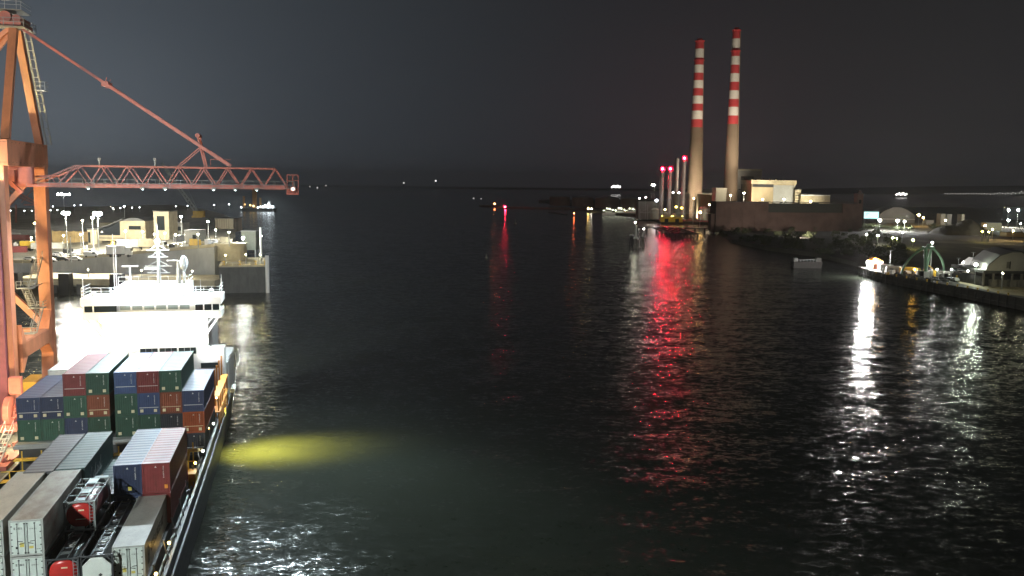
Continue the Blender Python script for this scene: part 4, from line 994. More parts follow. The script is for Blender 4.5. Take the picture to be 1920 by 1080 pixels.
for i, (px, py, c, nm) in enumerate(((18, 452, 'orange', 'orange'), (36, 446, 'white', 'white'), (52, 450, 'maroon', 'maroon'), (28, 438, 'tan', 'tan'), (66, 440, 'cream', 'cream'), (50, 473, 'maroon', 'dark red'), (118, 466, 'cream', 'pale'), (300, 462, 'tan', 'beige'), (384, 452, 'grey', 'dark grey'))):
    p = T(px, py); t = thing('shipping_container', f'{nm} container lying on the far terminal deck', 'container', p, R(8 + 7 * i))
    part('body', (12.19, 2.59, False, False), lambda: body_mesh(12.19, 2.59), cmat(c), t); part('frame', (12.19, 2.59), lambda: frame_mesh(12.19, 2.59), cmat(c), t)
    t['group'] = 'containers on the far terminal'; t.rotation_euler = (0, 0, R(60 + i * 8))
rc = random.Random(21)
for i in range(22):
    px = 36 + i * 17; p = T(px, 492 - max(0, px - 60) * .115 + 1)
    if i == 0: jb = MB().extr([(-1.4, -.3, 0), (-1.4, .3, 0), (-1.4, .12, .9), (-1.4, -.12, .9)], (2.8, 0, 0)).build('road_barrier', M_concy, None, p); o = jb
    else: o = jb.copy(); COL.objects.link(o); o.location = p
    tag(o, 'pale concrete road barrier in the line behind the parapet', 'barrier', 'road barriers behind the parapet')
for i, (px, py) in enumerate(((84, 470), (130, 474), (160, 470), (210, 462), (240, 464), (298, 468), (322, 466), (345, 464), (366, 460), (396, 458), (424, 456), (46, 460), (30, 464), (76, 448), (100, 452))):
    p = T(px, py); w_ = rc.uniform(.8, 2.4); t = thing('cargo_stack', ['pile of pale crates', 'pile of dark crates', 'wrapped pallet stack', 'yellow machinery crate', 'grey equipment cabin'][i % 5] + f' on the terminal deck, {"between the crane legs" if px < 80 else "before the hall" if px < 290 else "beside the ribbed storage block" if i == 10 else "near the terminal head"}' if i != 14 else 'grey equipment cabin behind the first white vans', 'cargo', p, rc.uniform(0, 1.5), 'cargo piles on the terminal deck')
    for k in range(3): MB().box(-w_ + k * w_ * .7, -w_ + (k + 1) * w_ * .7 - .08, -w_ * .6, w_ * .6, 0, rc.uniform(.8, 2.6)).build('crate', (M_concy, M_dark, M_white, M_yel, M_grey)[i % 5], t)
# ---- flood masts of the terminal
def tm(label, px, pyb, pyl, col, s, r=.45, n=1, Y=None, **k):
    b_ = T(px, pyb) if Y is None else Vector((Q(px, pyb, Y).x, Y, zt(px)))
    hgt = Q(px, pyl, b_.y).z - b_.z
    return mast(label, b_, max(2, hgt - r), col, s, r, n, **k)
tm('very bright flood mast nearest the far crane leg', 127, 480, 399, (1, .95, .82), 1700, .8, 2, arm=.8)
tm('very bright flood mast right of the first, above the hall glass', 186, 478, 400, (1, .95, .80), 1700, .85, 2, arm=.85)
tm('yellowish flood lamp just left of the brightest right mast', 176, 470, 408, (1, .8, .35), 500, .5)
tm('tall multi-head flood mast far behind the brightest mast', 122, 425, 364, (.95, .97, .95), 160, .7, 4, arm=3.4)
tm('starry lamp mast over the deck edge by the caisson', 457, 500, 454, (.95, 1, .95), 1500, .42, Y=337)
bpy.data.objects[-1] if 0 else None
tm('white lamp post beside the lift tower', 341, 452, 406, (.95, 1, .95), 700, .42)
tm('white lamp on the orange kiosk', 391, 446, 415, (1, .9, .7), 600, .42)
tm('thin lamp post with white cap above the hall roof', 235, 440, 387, (.9, .95, 1), 60, .4)
tm('dark camera post at the front of the car park', 134, 492, 444, (.1, .1, .1), .3, .2)
tm('warm lamp post behind the yellow-lit wall', 157, 470, 413, (1, .75, .4), 120, .4)
tm('small yellow lamp between the crane legs', 68, 470, 418, (1, .8, .3), 90, .5)
for i, (px, py) in enumerate(((31, 408), (46, 404), (60, 403), (74, 407), (20, 411), (95, 398), (108, 402), (140, 386), (152, 385), (248, 395), (262, 397), (100, 388), (212, 404), (226, 402), (330, 398), (352, 402), (430, 384), (402, 396))):
    Yd = 760; b_ = Vector((Q(px, 400, Yd).x, Yd, zt(px))); hh = Q(px, py, Yd).z - b_.z
    mast('small white yard lamp in the distance behind the terminal', b_, max(3, hh), (.9, .95, 1), 14, .5, 1, group='distant yard lamps behind the terminal')
for i, (px, py) in enumerate(((236, 450), (268, 452), (290, 458), (310, 456), (330, 460), (405, 450), (430, 456), (60, 462), (86, 456), (152, 456), (372, 460), (120, 458))):
    b_ = T(px, py + 6); mast('low warm yard lamp on the terminal deck', b_, 5, (1, .88, .6), 650, .28, 1, group='low warm yard lamps on the terminal deck')
# caisson lights
for x, y in ((2, 4), (9, 6), (14, 5)): mast('low yellow lamp on the caisson deck', (bx0 + x * .966 - y * .26, 311 + y * .966 + x * .26, 10), 3.2, (1, .82, .3), 420, .2, 1, group='low lamps on the caisson deck')
mast('distant dot of light on a post right of the caisson tower', (Q(486, 440, 372).x, 372, -2), Q(486, 443, 372).z + 2, (.9, .95, 1), 60, .3)
# warm lamps that light the berth ledge
for px in (75, 165, 265, 360): mast('small wall lamp over the berth ledge', (Q(px, 500, 309).x, 309, 5.4), 2.6, (1, .88, .55), 260, .2, 1, group='wall lamps along the berth ledge', poler=.08)
# offshore ship with lit deck
os_ = thing('work_ship', 'distant jack-up work ship with orange tower and blue-white deck lights', 'ship', G(482, 396, 0)); s_ = os_.location
wpx = s_.y / FPX
MB().extr([(-28 * wpx, 0, 0), (30 * wpx, 0, 0), (34 * wpx, 0, 4), (-30 * wpx, 0, 4)], (0, 14, 0)).build('hull', M_dark, os_)
MB().box(-10 * wpx, -3 * wpx, 4, 9, 4, 34).box(-28 * wpx, -25 * wpx, 4, 7, 4, 20).box(3 * wpx, 6 * wpx, 4, 7, 4, 18).build('tower', mat('tower_ochre', (.5, .28, .10), .6), os_)
MB().box(8 * wpx, 30 * wpx, 2, 10, 4, 8).box(20 * wpx, 24 * wpx, 2, 6, 8, 14).build('deckhouse', M_white, os_)
for x, z, c, s2 in ((-29, 5, WHT, 60), (-22, 9, SOD, 25), (-12, 8, SOD, 60), (-6, 7, (1, .8, .4), 60), (2, 5, LED, 60), (7, 6, LED, 90), (12, 6, LED, 130), (16, 8, LED, 130), (21, 6, LED, 160), (25, 7, LED, 160), (30, 6, LED, 130), (22, 10, LED, 90)):
    MB().sph((x * wpx, -1, z), 1.4, 6, 4).build('lamp', emis('glow_%.2f_%.2f_%.2f_%g' % (*c, s2 * .06), c, s2 * .06), os_)
# ======================================================================= POWER STATION
M_chim = mat('chimney_concrete', (.20, .145, .095), .85, dirt=.5, scale=.04, stretch=(1, 1, .15))
M_cred = mat('chimney_red', (.52, .05, .055), .6, dirt=.25, scale=.05)
M_cwh = mat('chimney_white', (.74, .70, .62), .6, dirt=.2, scale=.05)
def chimney(label, x, y, r0=9.0, r1=5.2, top=207, bands=None):
    t = thing('chimney', label, 'chimney', (x, y, 2.4))
    def rad(z): return r0 + (r1 - r0) * (z / top) ** .8
    zs = [0, 20, 45, 70, 95]; zc = bands[0]; q = MB(); n = 28
    zs = [z for z in zs if z < zc] + [zc]
    for a, b2 in zip(zs, zs[1:]): q.tube((0, 0, a), (0, 0, b2), rad(a), rad(b2), n)
    for z in (30, 62, 92): q.tube((0, 0, z), (0, 0, z + .8), rad(z) + .25, rad(z) + .25, n)
    q.build('shaft', M_chim, t, smooth=False)
    for i, (a, b2) in enumerate(zip(bands, bands[1:])):
        MB().tube((0, 0, a), (0, 0, b2 - .02), rad(a), rad(b2), n).build('band', M_cred if i % 2 == 0 else M_cwh, t)
    MB().tube((0, 0, top - .2), (0, 0, top + 1), r1 + .7, r1 + .9, n).tube((0, 0, top - 22), (0, 0, top - 21.3), rad(top - 22) + 1.1, rad(top - 22) + 1.1, n).tube((0, 0, top + 1), (0, 0, top + 3.4), r1 * .7, r1 * .65, n).build('gallery', M_cred, t)
    q = MB(); q.bar((r0 * .96, -2, 0), (r1 * .96, -2, top - 1), .6, .4); q.build('ladder', M_chim, t)
    return t
b1 = [101] + [101 + 13.1 + i * 9.37 for i in range(10)]
def bandz(pxys, x, y):  # heights of the paint edges as read along the shaft
    return [Q(px, py, y).z - 2.4 for px, py in pxys]
e1 = bandz([(1304, 239), (1305, 224), (1306, 208), (1306, 195), (1307, 180), (1308, 166), (1308, 151), (1309, 137), (1310, 122), (1310, 109), (1311, 92), (1311, 78)], 219, 1065)
e2 = bandz([(1373, 233), (1374, 217), (1375, 201), (1375, 186), (1376, 170), (1376, 154), (1377, 138), (1378, 122), (1378, 106), (1379, 91), (1380, 73), (1381, 58)], 244, 990.7)
chimney('tall red and white banded chimney on the left of the pair', 219.2, 1065, 9.6, 5.0, e1[-1], e1)
chimney('tall red and white banded chimney on the right of the pair', 244, 990.7, 8.6, 4.1, e2[-1], e2)
M_stk = mat('stack_steel', (.42, .36, .34), .5, .2, dirt=.4, scale=.1)
for px, pyt, Y, lb, red in ((1240, 319, 1010, 'first slim grey stack from the left, with a red lamp on top', 1), (1254.5, 319, 1010, 'second slim grey stack from the left, with a red lamp on top', 1), (1267, 297, 1025, 'third slim grey stack, unlit at the top', 0), (1280, 299, 1010, 'fourth slim stack beside the left chimney, with a red lamp', 1)):
    b_ = Q(px - 1, 400, Y); top = Q(px, pyt, Y).z
    t = thing('exhaust_stack', lb, 'stack', (b_.x, Y, 2.4), 0, 'slim stacks beside the left chimney')
    MB().tube((0, 0, 0), (0, 0, top - 2.4), 2.7, 2.5, 16).build('shaft', M_stk, t)
    MB().tube((0, 0, 22), (0, 0, 23), 3.4, 3.4, 12).tube((0, 0, top - 6), (0, 0, top - 5.4), 3.2, 3.2, 12).build('gallery', M_grey, t)
    if red:
        hd = MB().box(-3.0, 3.4, -1.6, -1.4, top - 4.4, top + 2.4).box(-3.1, -2.9, -4.6, -1.4, top - 4.4, top + 2.4).box(3.2, 3.4, -4.6, -1.4, top - 4.4, top + 2.4).box(-3.1, 3.4, -4.6, -1.4, top + 2.3, top + 2.5).build('red_light_shield', M_dark, t)  # open box added to keep the red light off the chimney
        MB().sph((0, -3.0, top - .9), .9, 8, 6).build('lamp', emis('red_warning_glow', (1, .012, .05), 1250), hd); MB().tube((0, -1.9, top - .9), (0, -1.65, top - .9), 2.7, 2.7, 16).build('lens', emis('red_halo_glow', (1, .02, .06), 2.2), hd)  # red disc added behind the lamp to glow as a halo
def pblock(label, px0, px1, pyt, Y, depth=20, m=None, **k): return block(label, px0, px1, pyt, 400, Y=Y, depth=depth, m=m, z0=2.4, **k)
M_clad = mat('pale_cladding', (.45, .42, .33), .7, dirt=.4, scale=.06, stretch=(1, 1, .2)); M_clad2 = mat('grey_cladding', (.26, .26, .24), .7, dirt=.4, scale=.06); M_clad3 = mat('ochre_cladding', (.42, .34, .20), .7, dirt=.45, scale=.05, stretch=(1, 1, .2))
pblock('tall grey boiler house directly right of the right chimney', 1378, 1425, 320, 1040, m=M_clad2, wins=[(.1, .4, .6, .62)], coping=M_clad)
pblock('dark grey service tower before the boiler house', 1393, 1410, 333, 1005, m=mat('dark_cladding', (.12, .12, .11), .8), depth=14)
pblock('pale low block at the foot of the right chimney', 1341, 1362, 354, 985, m=M_clad, coping=M_clad)
t, w, H = pblock('large pale turbine hall with white parapet, right of the boiler house', 1407, 1489, 345, 960, m=M_clad3, depth=40, roof=False)
MB().box(-w / 2 - 1, w / 2 + 1, -1, 41, H - .2, H + 4.2).build('parapet', M_concy, t); MB().box(-w / 2 + .5, 0, -.2, 0, H - 3.5, H - .4).build('dark_strip', M_dark, t)  # raised dark strip below the parapet
MB().box(w * .0, w / 2 - .1, -.3, 0, 0, H - 1.2).build('panel', mat('panel_grey', (.34, .35, .33), .7), t)
for x in (-10, -3, 4, 12): MB().box(x, x + 1.2, 6, 8, H + 4.2, H + 6.5).build('roof_vent', M_grey, t)
pblock('small brick-pattern stair block right of the turbine hall', 1489, 1500, 356, 955, m=M_concy, wins=[(.05, .95, .5 + .08 * i, .52 + .08 * i) for i in range(6)])
pblock('low white wing with a small dark window, far right of the station', 1500, 1555, 367, 950, m=M_concy, wins=[(.38, .62, .55, .75)], coping=M_white)
pblock('pale gas turbine hall below the slim stacks', 1262, 1292, 363, 1020, m=M_clad2, coping=M_clad)
pblock('ochre building between the two chimneys', 1312, 1342, 365, 1010, m=M_clad3, wins=[(.1, .9, .2, .3)], coping=M_clad)
pblock('low dark compressor hall left of the stacks', 1196, 1240, 378, 1030, m=M_clad2)
pblock('bright white kiosk at the left end of the brick hall', 1334, 1341, 379, 800, depth=5, m=M_white)
for px, Y, r_ in ((1228, 1012, 5), (1248, 990, 3.4), (1264, 985, 3), (1318, 1000, 6)):
    b_ = Q(px, 400, Y); MB().tube((0, 0, 0), (0, 0, r_ * 2.2), r_, r_, 18).tube((0, 0, r_ * 2.2), (0, 0, r_ * 2.6), r_, r_ * .3, 18).build('storage_tank', M_clad, None, (b_.x, Y, 2.4))
    tag(bpy.data.objects[[o.name for o in bpy.data.objects if o.name.startswith('storage_tank')][-1]], {1228: 'round process tank beneath the left slim stack', 1248: 'small process tank between the slim stacks', 1264: 'smallest process tank below the third stack', 1318: 'broad pale tank between the chimneys'}[px], 'tank')
q = MB()
for i in range(9):
    x = i * 8.5; q.bar((x, 0, 0), (x, 0, 12 + (i * 5) % 9), .5); q.bar((x, 0, 8), (x + 8.5, 0, 8), .5); q.bar((x, 0, 8), (x + 8.5, 0, 13), .3)
b_ = Q(1200, 400, 985); tag(q.build('pipe_rack', M_gal, None, (b_.x, 985, 2.4)), 'steel pipe rack in front of the slim stacks', 'pipe rack')
# round fuel tanks with shallow domes, dim
for px0, px1, pyt, Y, lb in ((1030, 1068, 366, 1650, 'dim leftmost'), (1072, 1112, 367, 1600, 'dim second'), (1115, 1160, 368, 1500, 'brownish third'), (1163, 1196, 369, 1400, 'brownish fourth')):
    c_ = Q((px0 + px1) / 2, 400, Y); r_ = (px1 - px0) / 2 / FPX * Y; hh = Q(px0, pyt + 3, Y).z - 2
    t = thing('fuel_tank', f'{lb} round fuel tank behind the breakwater, counted from the left', 'fuel tank', (c_.x, Y, 2), 0, 'fuel tanks behind the breakwater')
    MB().tube((0, 0, 0), (0, 0, hh), r_, r_, 28).build('shell', mat('fuel_tank_paint', (.30, .25, .21), .7, dirt=.4, scale=.05), t); MB().tube((0, 0, hh), (0, 0, hh + 3), r_ * 1.01, r_ * .2, 28).build('roof', M_grey, t)
q = MB(); q.prism([tuple(G(x, y, 0).xy) for x, y in ((1010, 380), (1010, 376), (1230, 376), (1230, 398), (1200, 398))], -2, 2)
tag(q.build('tank_farm_ground', M_land), kind='structure')
# old brick power house wall
M_brick = mat('old_brick', (.14, .095, .08), .9, dirt=.5, scale=.12, bump=.1)
bh = thing('brick_power_house', 'long dark red-brown brick hall with a darker roof band along the shore', 'brick hall', (174, 752, 2.4)); s_ = bh.location
A = Vector((0, 0, 0)); Bv = Vector((304 - 174, 775 - 752, 0)); ex = Bv.normalized(); ey = Vector((-ex.y, ex.x, 0)); LN = Bv.length
def bx(q, a, b2, d0, d1, z0, z1):
    p = [ex * a + ey * d0, ex * b2 + ey * d0, ex * b2 + ey * d1, ex * a + ey * d1]; return q.prism([(v.x, v.y) for v in p], z0, z1)
Hb = Q(1343, 379, 752).z - 2.4
q = MB(); bx(q, 0, LN, 0, 13, -1, Hb * .66); bx(q, 0, 48, 0, 13, Hb * .66, Hb); bx(q, LN - 14, LN, -.3, 13, Hb * .4, Hb * .98); q.build('wall', M_brick, bh)
q = MB(); bx(q, 48, LN - 14, 1.5, 13, Hb * .66, Hb * .97); q.build('upper_wall', mat('roof_band_green', (.05, .058, .05), .8), bh)
q = MB(); bx(q, -.5, LN + .5, -.5, 13.4, Hb, Hb + .6); q.build('roof', mat('hall_roof', (.10, .095, .09), .8), bh)
q = MB()
for i in range(8): bx(q, 2 + i * 5.6, 2.6 + i * 5.6, -.2, 0, 0, Hb * .98)
for i in range(4): bx(q, 56 + i * 16.5, 56.5 + i * 16.5, -.12, 0, 0, Hb * .64)
q.build('pilaster', M_brick, bh)
q = MB(); bx(q, -3.5, 0, 2, 8, 0, Hb * .6); q.build('lean_to', M_brick, bh)
tq, w, H = pblock('square brick tower at the right end of the brick hall', 1606, 1617, 364, 776, depth=8, m=M_brick, name='tower', cat='tower', wins=[(.3, .7, .75, .85)])
MB().box(-w * .2, w * .2, 1, 3, H, H + 3).build('chimney_cap', M_brick, tq)
# white pipe / canopy below hall
q = MB(); a, b2 = G(1391, 427, 4), G(1449, 427, 4); q.box(0, b2.x - a.x, 0, 3, 0, 1.6); [q.box(i * 4, i * 4 + .4, 0, .4, -2, 0) for i in range(6)]
tag(q.build('canopy', M_concy, None, a), 'long white canopy at the foot of the brick hall', 'canopy')
# ---------------------------------------------------------------- lights over the power station and shore
def gl(label, px, py, Y, col, s, r, group=None, zbase=2.4, n=1, cat='lamp', name='yard_lamp'):
    p = Q(px, py, Y); t = mast(label, (p.x, Y, zbase), max(.6, p.z - zbase - r * .8), col, s, r, n, cat=cat, name=name, group=group, poler=.18, arm=1.2)
    return t
for px, py, Y, c, s, r_, lb in ((1231, 376, 985, (.85, .93, 1), 40, 1.6, 'bright blue-white lamp below the slim stacks'), (1313, 398, 820, (1, .62, .2), 60, 1.3, 'starry orange lamp at the foot of the left chimney'),
        (1223, 347, 1100, (1, .9, .75), 130, 1.1, 'left of two warm lamps high beside the first stack'), (1227, 347, 1110, (1, .88, .7), 130, 1.1, 'right of two warm lamps high beside the first stack'),
        (1262, 361, 990, (1, .95, .8), 30, .9, 'round white lamp between the slim stacks'), (1273, 361.5, 980, (1, .95, .85), 40, 1.0, 'round white lamp at the foot of the fourth stack'),
        (1268, 388, 960, (1, .8, .15), 10, 1.5, 'yellow lamp left of the left chimney foot'), (1278, 390, 955, (1, .75, .1), 10, 1.5, 'second yellow lamp left of the left chimney foot'), (1247, 393, 940, (1, .85, .4), 30, 1.0, 'warm yellow lamp over the yellow sheds'),
        (1338, 372, 1000, (1, .95, .85), 90, .8, 'small lamp on the ochre building'), (1301, 372, 900, (1, .7, .3), 30, .9, 'warm flood washing the left chimney base'), (1370, 366, 930, (1, .75, .4), 120, .8, 'warm flood washing the right chimney base'),
        (1395, 362, 930, (1, .85, .55), 120, .9, 'warm flood on the boiler house wall'), (1430, 374, 925, (1, .87, .6), 120, .9, 'warm flood on the left of the turbine hall'), (1470, 374, 925, (1, .92, .75), 90, .9, 'pale flood on the right of the turbine hall'),
        (1520, 378, 900, (1, .97, .85), 300, .8, 'pale flood before the low white wing'), (1330, 384, 900, (1, .8, .5), 50, .9, 'warm lamp right of the left chimney foot'), (1211, 370, 1010, (1, .93, .8), 40, .8, 'dim lamp left of the pipe rack'), (1199, 372, 1010, (1, .93, .8), 40, .8, 'dim lamp at the left end of the compressor hall')):
    gl(lb, px, py, Y, c, s, r_)
for (x, y, z), tg, p_, sz in (((232, 1012, 4), (219, 1065, 130), 1.0e6, 70), ((214, 1018, 4), (219, 1065, 40), 3e5, 90), ((236, 905, 6), (244, 990, 150), 1.0e6, 60), ((262, 915, 4), (244, 990, 90), 4e5, 70)):  # unseen spots added to brighten the chimneys
    spot('chimney_fill_spot', (x, y, z), tg, p_, (1, .86, .68), sz, .8, .8)
spot('roof_fill_spot', (229, 1007, 36), (219, 1065, 60), 3.2e5, (1, .86, .66), 130, .8, .8)  # roof spots added for the chimney foot and the boiler house
spot('roof_fill_spot', (287, 985, 35), (256, 1040, 45), 3e5, (1, .92, .75), 110, .8, .8)
spot('shore_fill_spot', (215, 655, 6), (240, 765, 12), 1.6e5, (1, .84, .72), 110, .9, .8)  # unseen spot added to brighten the brick hall
spot('hall_fill_spot', (330, 880, 5), (250, 1030, 40), 5e5, (1, .9, .68), 70, .8, .8)  # unseen spots added to lift the boiler house and turbine hall
spot('hall_fill_spot', (300, 890, 5), (275, 960, 25), 1e5, (1, .9, .68), 80, .8, .8)
# red obstruction / navigation lights
gl('bright red navigation light on the breakwater', 947, 388, 1420, (1, .02, .06), 260, 1.3, name='navigation_light', cat='navigation light')
gl('small orange-red light left of the red navigation light', 927.5, 382, 1500, (1, .22, .08), 140, 1.0, name='navigation_light', cat='navigation light')
gl('orange-red light on the training wall', 1076.5, 400, 1130, (1, .16, .05), 80, .8, name='navigation_light', cat='navigation light')
gl('yellow starry lamp on the breakwater', 1103, 391, 1290, (1, .68, .18), 70, 1.2, name='navigation_light', cat='navigation light')
gl('small white lamp right of the yellow starry lamp', 1109, 391, 1290, (1, .9, .8), 90, .8, name='navigation_light', cat='navigation light')
# lit vessels at the mole
for k, (px, py, wd_, lb) in enumerate(((1143, 400, 26, 'small lit white workboat, left of two beside the mole'), (1187, 400, 34, 'larger lit white workboat, right of two beside the mole'), (1165, 399, 26, 'lit pontoon office between the two workboats'))):
    b_ = G(px, py + 3, .0); wpx = b_.y / FPX; hw = wd_ * wpx / 2
    t = thing('workboat', lb, 'boat' if k < 2 else 'pontoon', b_)
    MB().extr([(-hw, 0, -.3), (hw * .9, 0, -.3), (hw, 0, 3), (-hw, 0, 2.6)], (0, 7, 0)).build('hull', M_white, t)
    c_ = MB().box(-hw * .6, hw * .3, 1, 6, 2.6, 7.5).box(-hw * .35, hw * .1, 1.5, 5, 7.5, 10).build('cabin', M_white, t); MB().box(-hw * .55, hw * .25, .95, 1, 5.2, 6.6).build('window', M_glass, c_)
    MB().tube((0, 3, 10), (0, 3, 15), .2, n=6).build('mast', M_gal, t)
    if k == 1: MB().box(-hw * .9, hw * .9, .5, 6, 3.6, 4.1).build('fender_band', M_red, t)
    for j in range(5): MB().sph((-hw * .85 + hw * .42 * j, -1.2, 6 + (j * 7) % 4), .42, 6, 4).build('lamp', emis('boat_lamp_glow', (.95, 1, .72), 30), t)
for px, lb in ((1250, 'left'), (1270, 'right')):
    b_ = Q(px, 400, 930); t = thing('yellow_shed', f'{lb} yellow shed glowing at the water front below the stacks', 'shed', (b_.x, 930, 2.4))
    MB().box(-6, 6, 0, 8, 0, 5).build('wall', M_yel, t); MB().extr([(-6.4, -.4, 5), (6.4, -.4, 5), (0, -.4, 7)][::-1], (0, 8.8, 0)).build('roof', M_concy, t)
    MB().box(-2, 2, -.1, 0, 0, 3.6).build('door', M_dark, t)
    for s in (-5, 5): MB().sph((s, -2, 6.5), .5, 6, 4).build('lamp', emis('shed_lamp_glow', (1, .75, .15), 14), t)
# ---------------------------------------------------------------- jetties & dolphins
jt = thing('oil_jetty', 'dark timber jetty standing on piles before the power station', 'jetty', G(1300, 437, 0)); s_ = jt.location; sx = s_.y / FPX
q = MB(); q.box(-108 * sx, 46 * sx, 0, 4, 3.9, 4.7); q.build('deck', M_dark, jt)
q = MB()
for i in range(9): x = (-104 + i * 18) * sx; q.tube((x, .6, -3), (x, .6, 4), .45, n=7); q.tube((x, 3.4, -3), (x, 3.4, 4), .45, n=7)
q.build('pile', M_dark, jt)
q = MB(); [q.box(-76 * sx, -32 * sx, y, y + 1.4, 3.7, 4.7) for y in (-92, -70, -47, -24, -4)]; [q.box(x * sx - .6, x * sx + .6, -92, -2, 3.8, 4.8) for x in (-76, -65, -54, -43, -32)]
for i in range(8):
    for y in (-91, -66, -41, -15): x = (-75 + i * 6) * sx; q.tube((x, y, -3), (x, y, 3.6), .5, n=6)
    q.bar(((-75 + i * 6) * sx, -91.5, 3.5), ((-69 + i * 6) * sx, -91.5, -.5), .35)
q.build('jetty_head', M_dark, jt)
for px, py, lb in ((1184, 460, 'dark'), (1192, 466, 'white-topped'), (1204, 464, 'pale')):
    b_ = G(px, py, 0); t = thing('mooring_dolphin', f'{lb} mooring dolphin of leaning piles left of the jetty', 'mooring dolphin', b_)
    q = MB()
    for a in range(5): an = a * 1.256; q.tube((math.cos(an) * 1.9, math.sin(an) * 1.9, -2), (math.cos(an) * .6, math.sin(an) * .6, 6.5), .3, n=6)
    q.build('pile', M_dark if lb == 'dark' else M_conc, t); MB().tube((0, 0, 6.4), (0, 0, 7.3), 1.5, n=12).build('cap', M_white if 'white' in lb else M_grey, t)
    if lb != 'dark': MB().tube((0, 0, 7.3), (0, 0, 15 if 'white' in lb else 9), .8 if 'white' in lb else .3, .5 if 'white' in lb else .3, 10).build('beacon', M_white, t)
gl('bright small lamp on the pale dolphin', 1207, 429, 590, (1, .98, .85), 160, .35, zbase=7)
gl('bright small lamp on the white-topped dolphin', 1191, 417, 575, (1, 1, .75), 260, .45, zbase=14)
bt = thing('moored_barge', 'dim moored pontoon with a small wheelhouse off the dark shore', 'barge', G(1515, 503, 0)); 
MB().extr([(-7.2, 0, -.3), (6.6, 0, -.3), (7.2, 0, 3.2), (-7.2, 0, 3.2)], (0, 5, 0)).build('hull', mat('barge_paint', (.035, .031, .028), .7, dirt=.5, scale=.5), bt)
MB().box(4.4, 6.8, .8, 3.6, 3.2, 5.2).build('wheelhouse', MATS['dark_cladding'], bt); MB().box(-6.8, -5, 1, 3, 3.2, 5).build('winch_box', M_clad2, bt)
q = MB(); [q.bar((-7 + i * 1.6, .1, 3.2), (-7 + i * 1.6, .1, 4.2), .08) for i in range(8)]; q.bar((-7, .1, 4.2), (4.2, .1, 4.2), .08); q.build('railing', M_gal, bt)
for px, py, lb in ((966, 420, 'upper'), (912, 484, 'lower'), (927, 400, 'leftmost')):
    t = thing('channel_buoy', f'small dim channel buoy floating in open water, {lb} of the three', 'buoy', G(px, py, 0)); sc_ = .8 if py > 450 else 1.6
    MB().tube((0, 0, -.3), (0, 0, .6 * sc_), 1.0 * sc_, n=10).build('float', M_conc, t); MB().tube((0, 0, .6 * sc_), (0, 0, 3 * sc_), .5 * sc_, .15 * sc_, 8).build('topmark', M_conc, t)
# ======================================================================= RIGHT-HAND PIER
def GP(px, py, z=4): return G(px, py, z)
e = [Vector((161, 404)), Vector((159, 380)), Vector((172, 291)), Vector((186, 190)), Vector((430, 190)), Vector((430, 372)), Vector((210, 404)), Vector((178, 410))]
q = MB(); q.prism([tuple(p) for p in e], -3, 4)
tag(q.build('pier', M_asph), kind='structure')
q = MB()
for a, b2 in zip(e[:3], e[1:4]):
    a3, b3 = Vector((a.x, a.y, 0)), Vector((b2.x, b2.y, 0)); n_ = int((b3 - a3).length / 4); d = (b3 - a3).normalized(); nn = Vector((-abs(d.y), -abs(d.x) * .1, 0)).normalized()
    for i in range(n_):
        p = a3.lerp(b3, i / n_); q.bar(p + nn * .3 + Vector((0, 0, -1)), p + nn * .3 + Vector((0, 0, 4.2)), .45)
        if i % 4 == 0: q.bar(p + nn * .5 + Vector((0, 0, .2)), p + nn * .5 + d * 6 + Vector((0, 0, 3.4)), .3)
    q.bar(a3 + nn * .2 + Vector((0, 0, 3.9)), b3 + nn * .2 + Vector((0, 0, 3.9)), .7, .5); q.bar(a3 + nn * .3 + Vector((0, 0, 1.4)), b3 + nn * .3 + Vector((0, 0, 1.4)), .3, .3)
tag(q.build('pier_fender', M_concd), 'weathered timber fender piles along the face of the right-hand pier', 'pier fender')
# bright concrete apron strip along the edge
q = MB(); ap_ = [GP(1788, 524), GP(1825, 522), GP(1930, 541), GP(1930, 557), GP(1870, 549), GP(1800, 531)]
q.add([(p.x, p.y, 4.006) for p in ap_], [tuple(range(len(ap_)))[::-1]]); tag(q.build('apron', M_concy), kind='structure')
# four-legged green arch
ar = thing('arch_crane_base', 'green four-legged arched steel frame standing on the right-hand pier', 'steel frame', GP(1737, 519)); s_ = ar.location; sx = s_.y / FPX
M_grn = mat('frame_green', (.13, .24, .15), .5, dirt=.4)
def arcleg(x0, y0, x1, z1):
    q = MB(); pts = []
    for i in range(9):
        t_ = i / 8; an = t_ * 1.0
        pts.append((x0 + (x1 - x0) * (1 - math.cos(an)) / (1 - math.cos(1.0)), y0 * (1 - t_), z1 * math.sin(an) / math.sin(1.0)))
    for k, (a, b2) in enumerate(zip(pts, pts[1:])): q.tube(a, b2, .5, .48, 8)
    return q
HT = Q(1737, 464, s_.y).z - 4
arcleg(-42 * sx, 3, -6 * sx, HT).build('leg', M_grn, ar); arcleg(39 * sx, 3, 6 * sx, HT).build('leg', M_grn, ar)
MB().tube((-5 * sx, -2, 0), (-5 * sx, 0, HT), .75, .7).build('leg', M_grn, ar); MB().tube((3 * sx, 3, 0), (7 * sx, .5, HT), .5, .48).build('leg', M_grn, ar)
MB().box(-9 * sx, 9 * sx, -1.4, 1.4, HT - .5, HT + .4).box(-.6, .6, -.6, .6, HT + .4, HT + 1.5).build('crown_plate', M_grn, ar)
q = MB(); [q.box(x * sx - 1.1, x * sx + 1.1, y - 1.1, y + 1.1, 0, .8) for x, y in ((-42, 3), (39, 3), (-5, -2), (3, 3))]; q.build('foot', M_dark, ar)
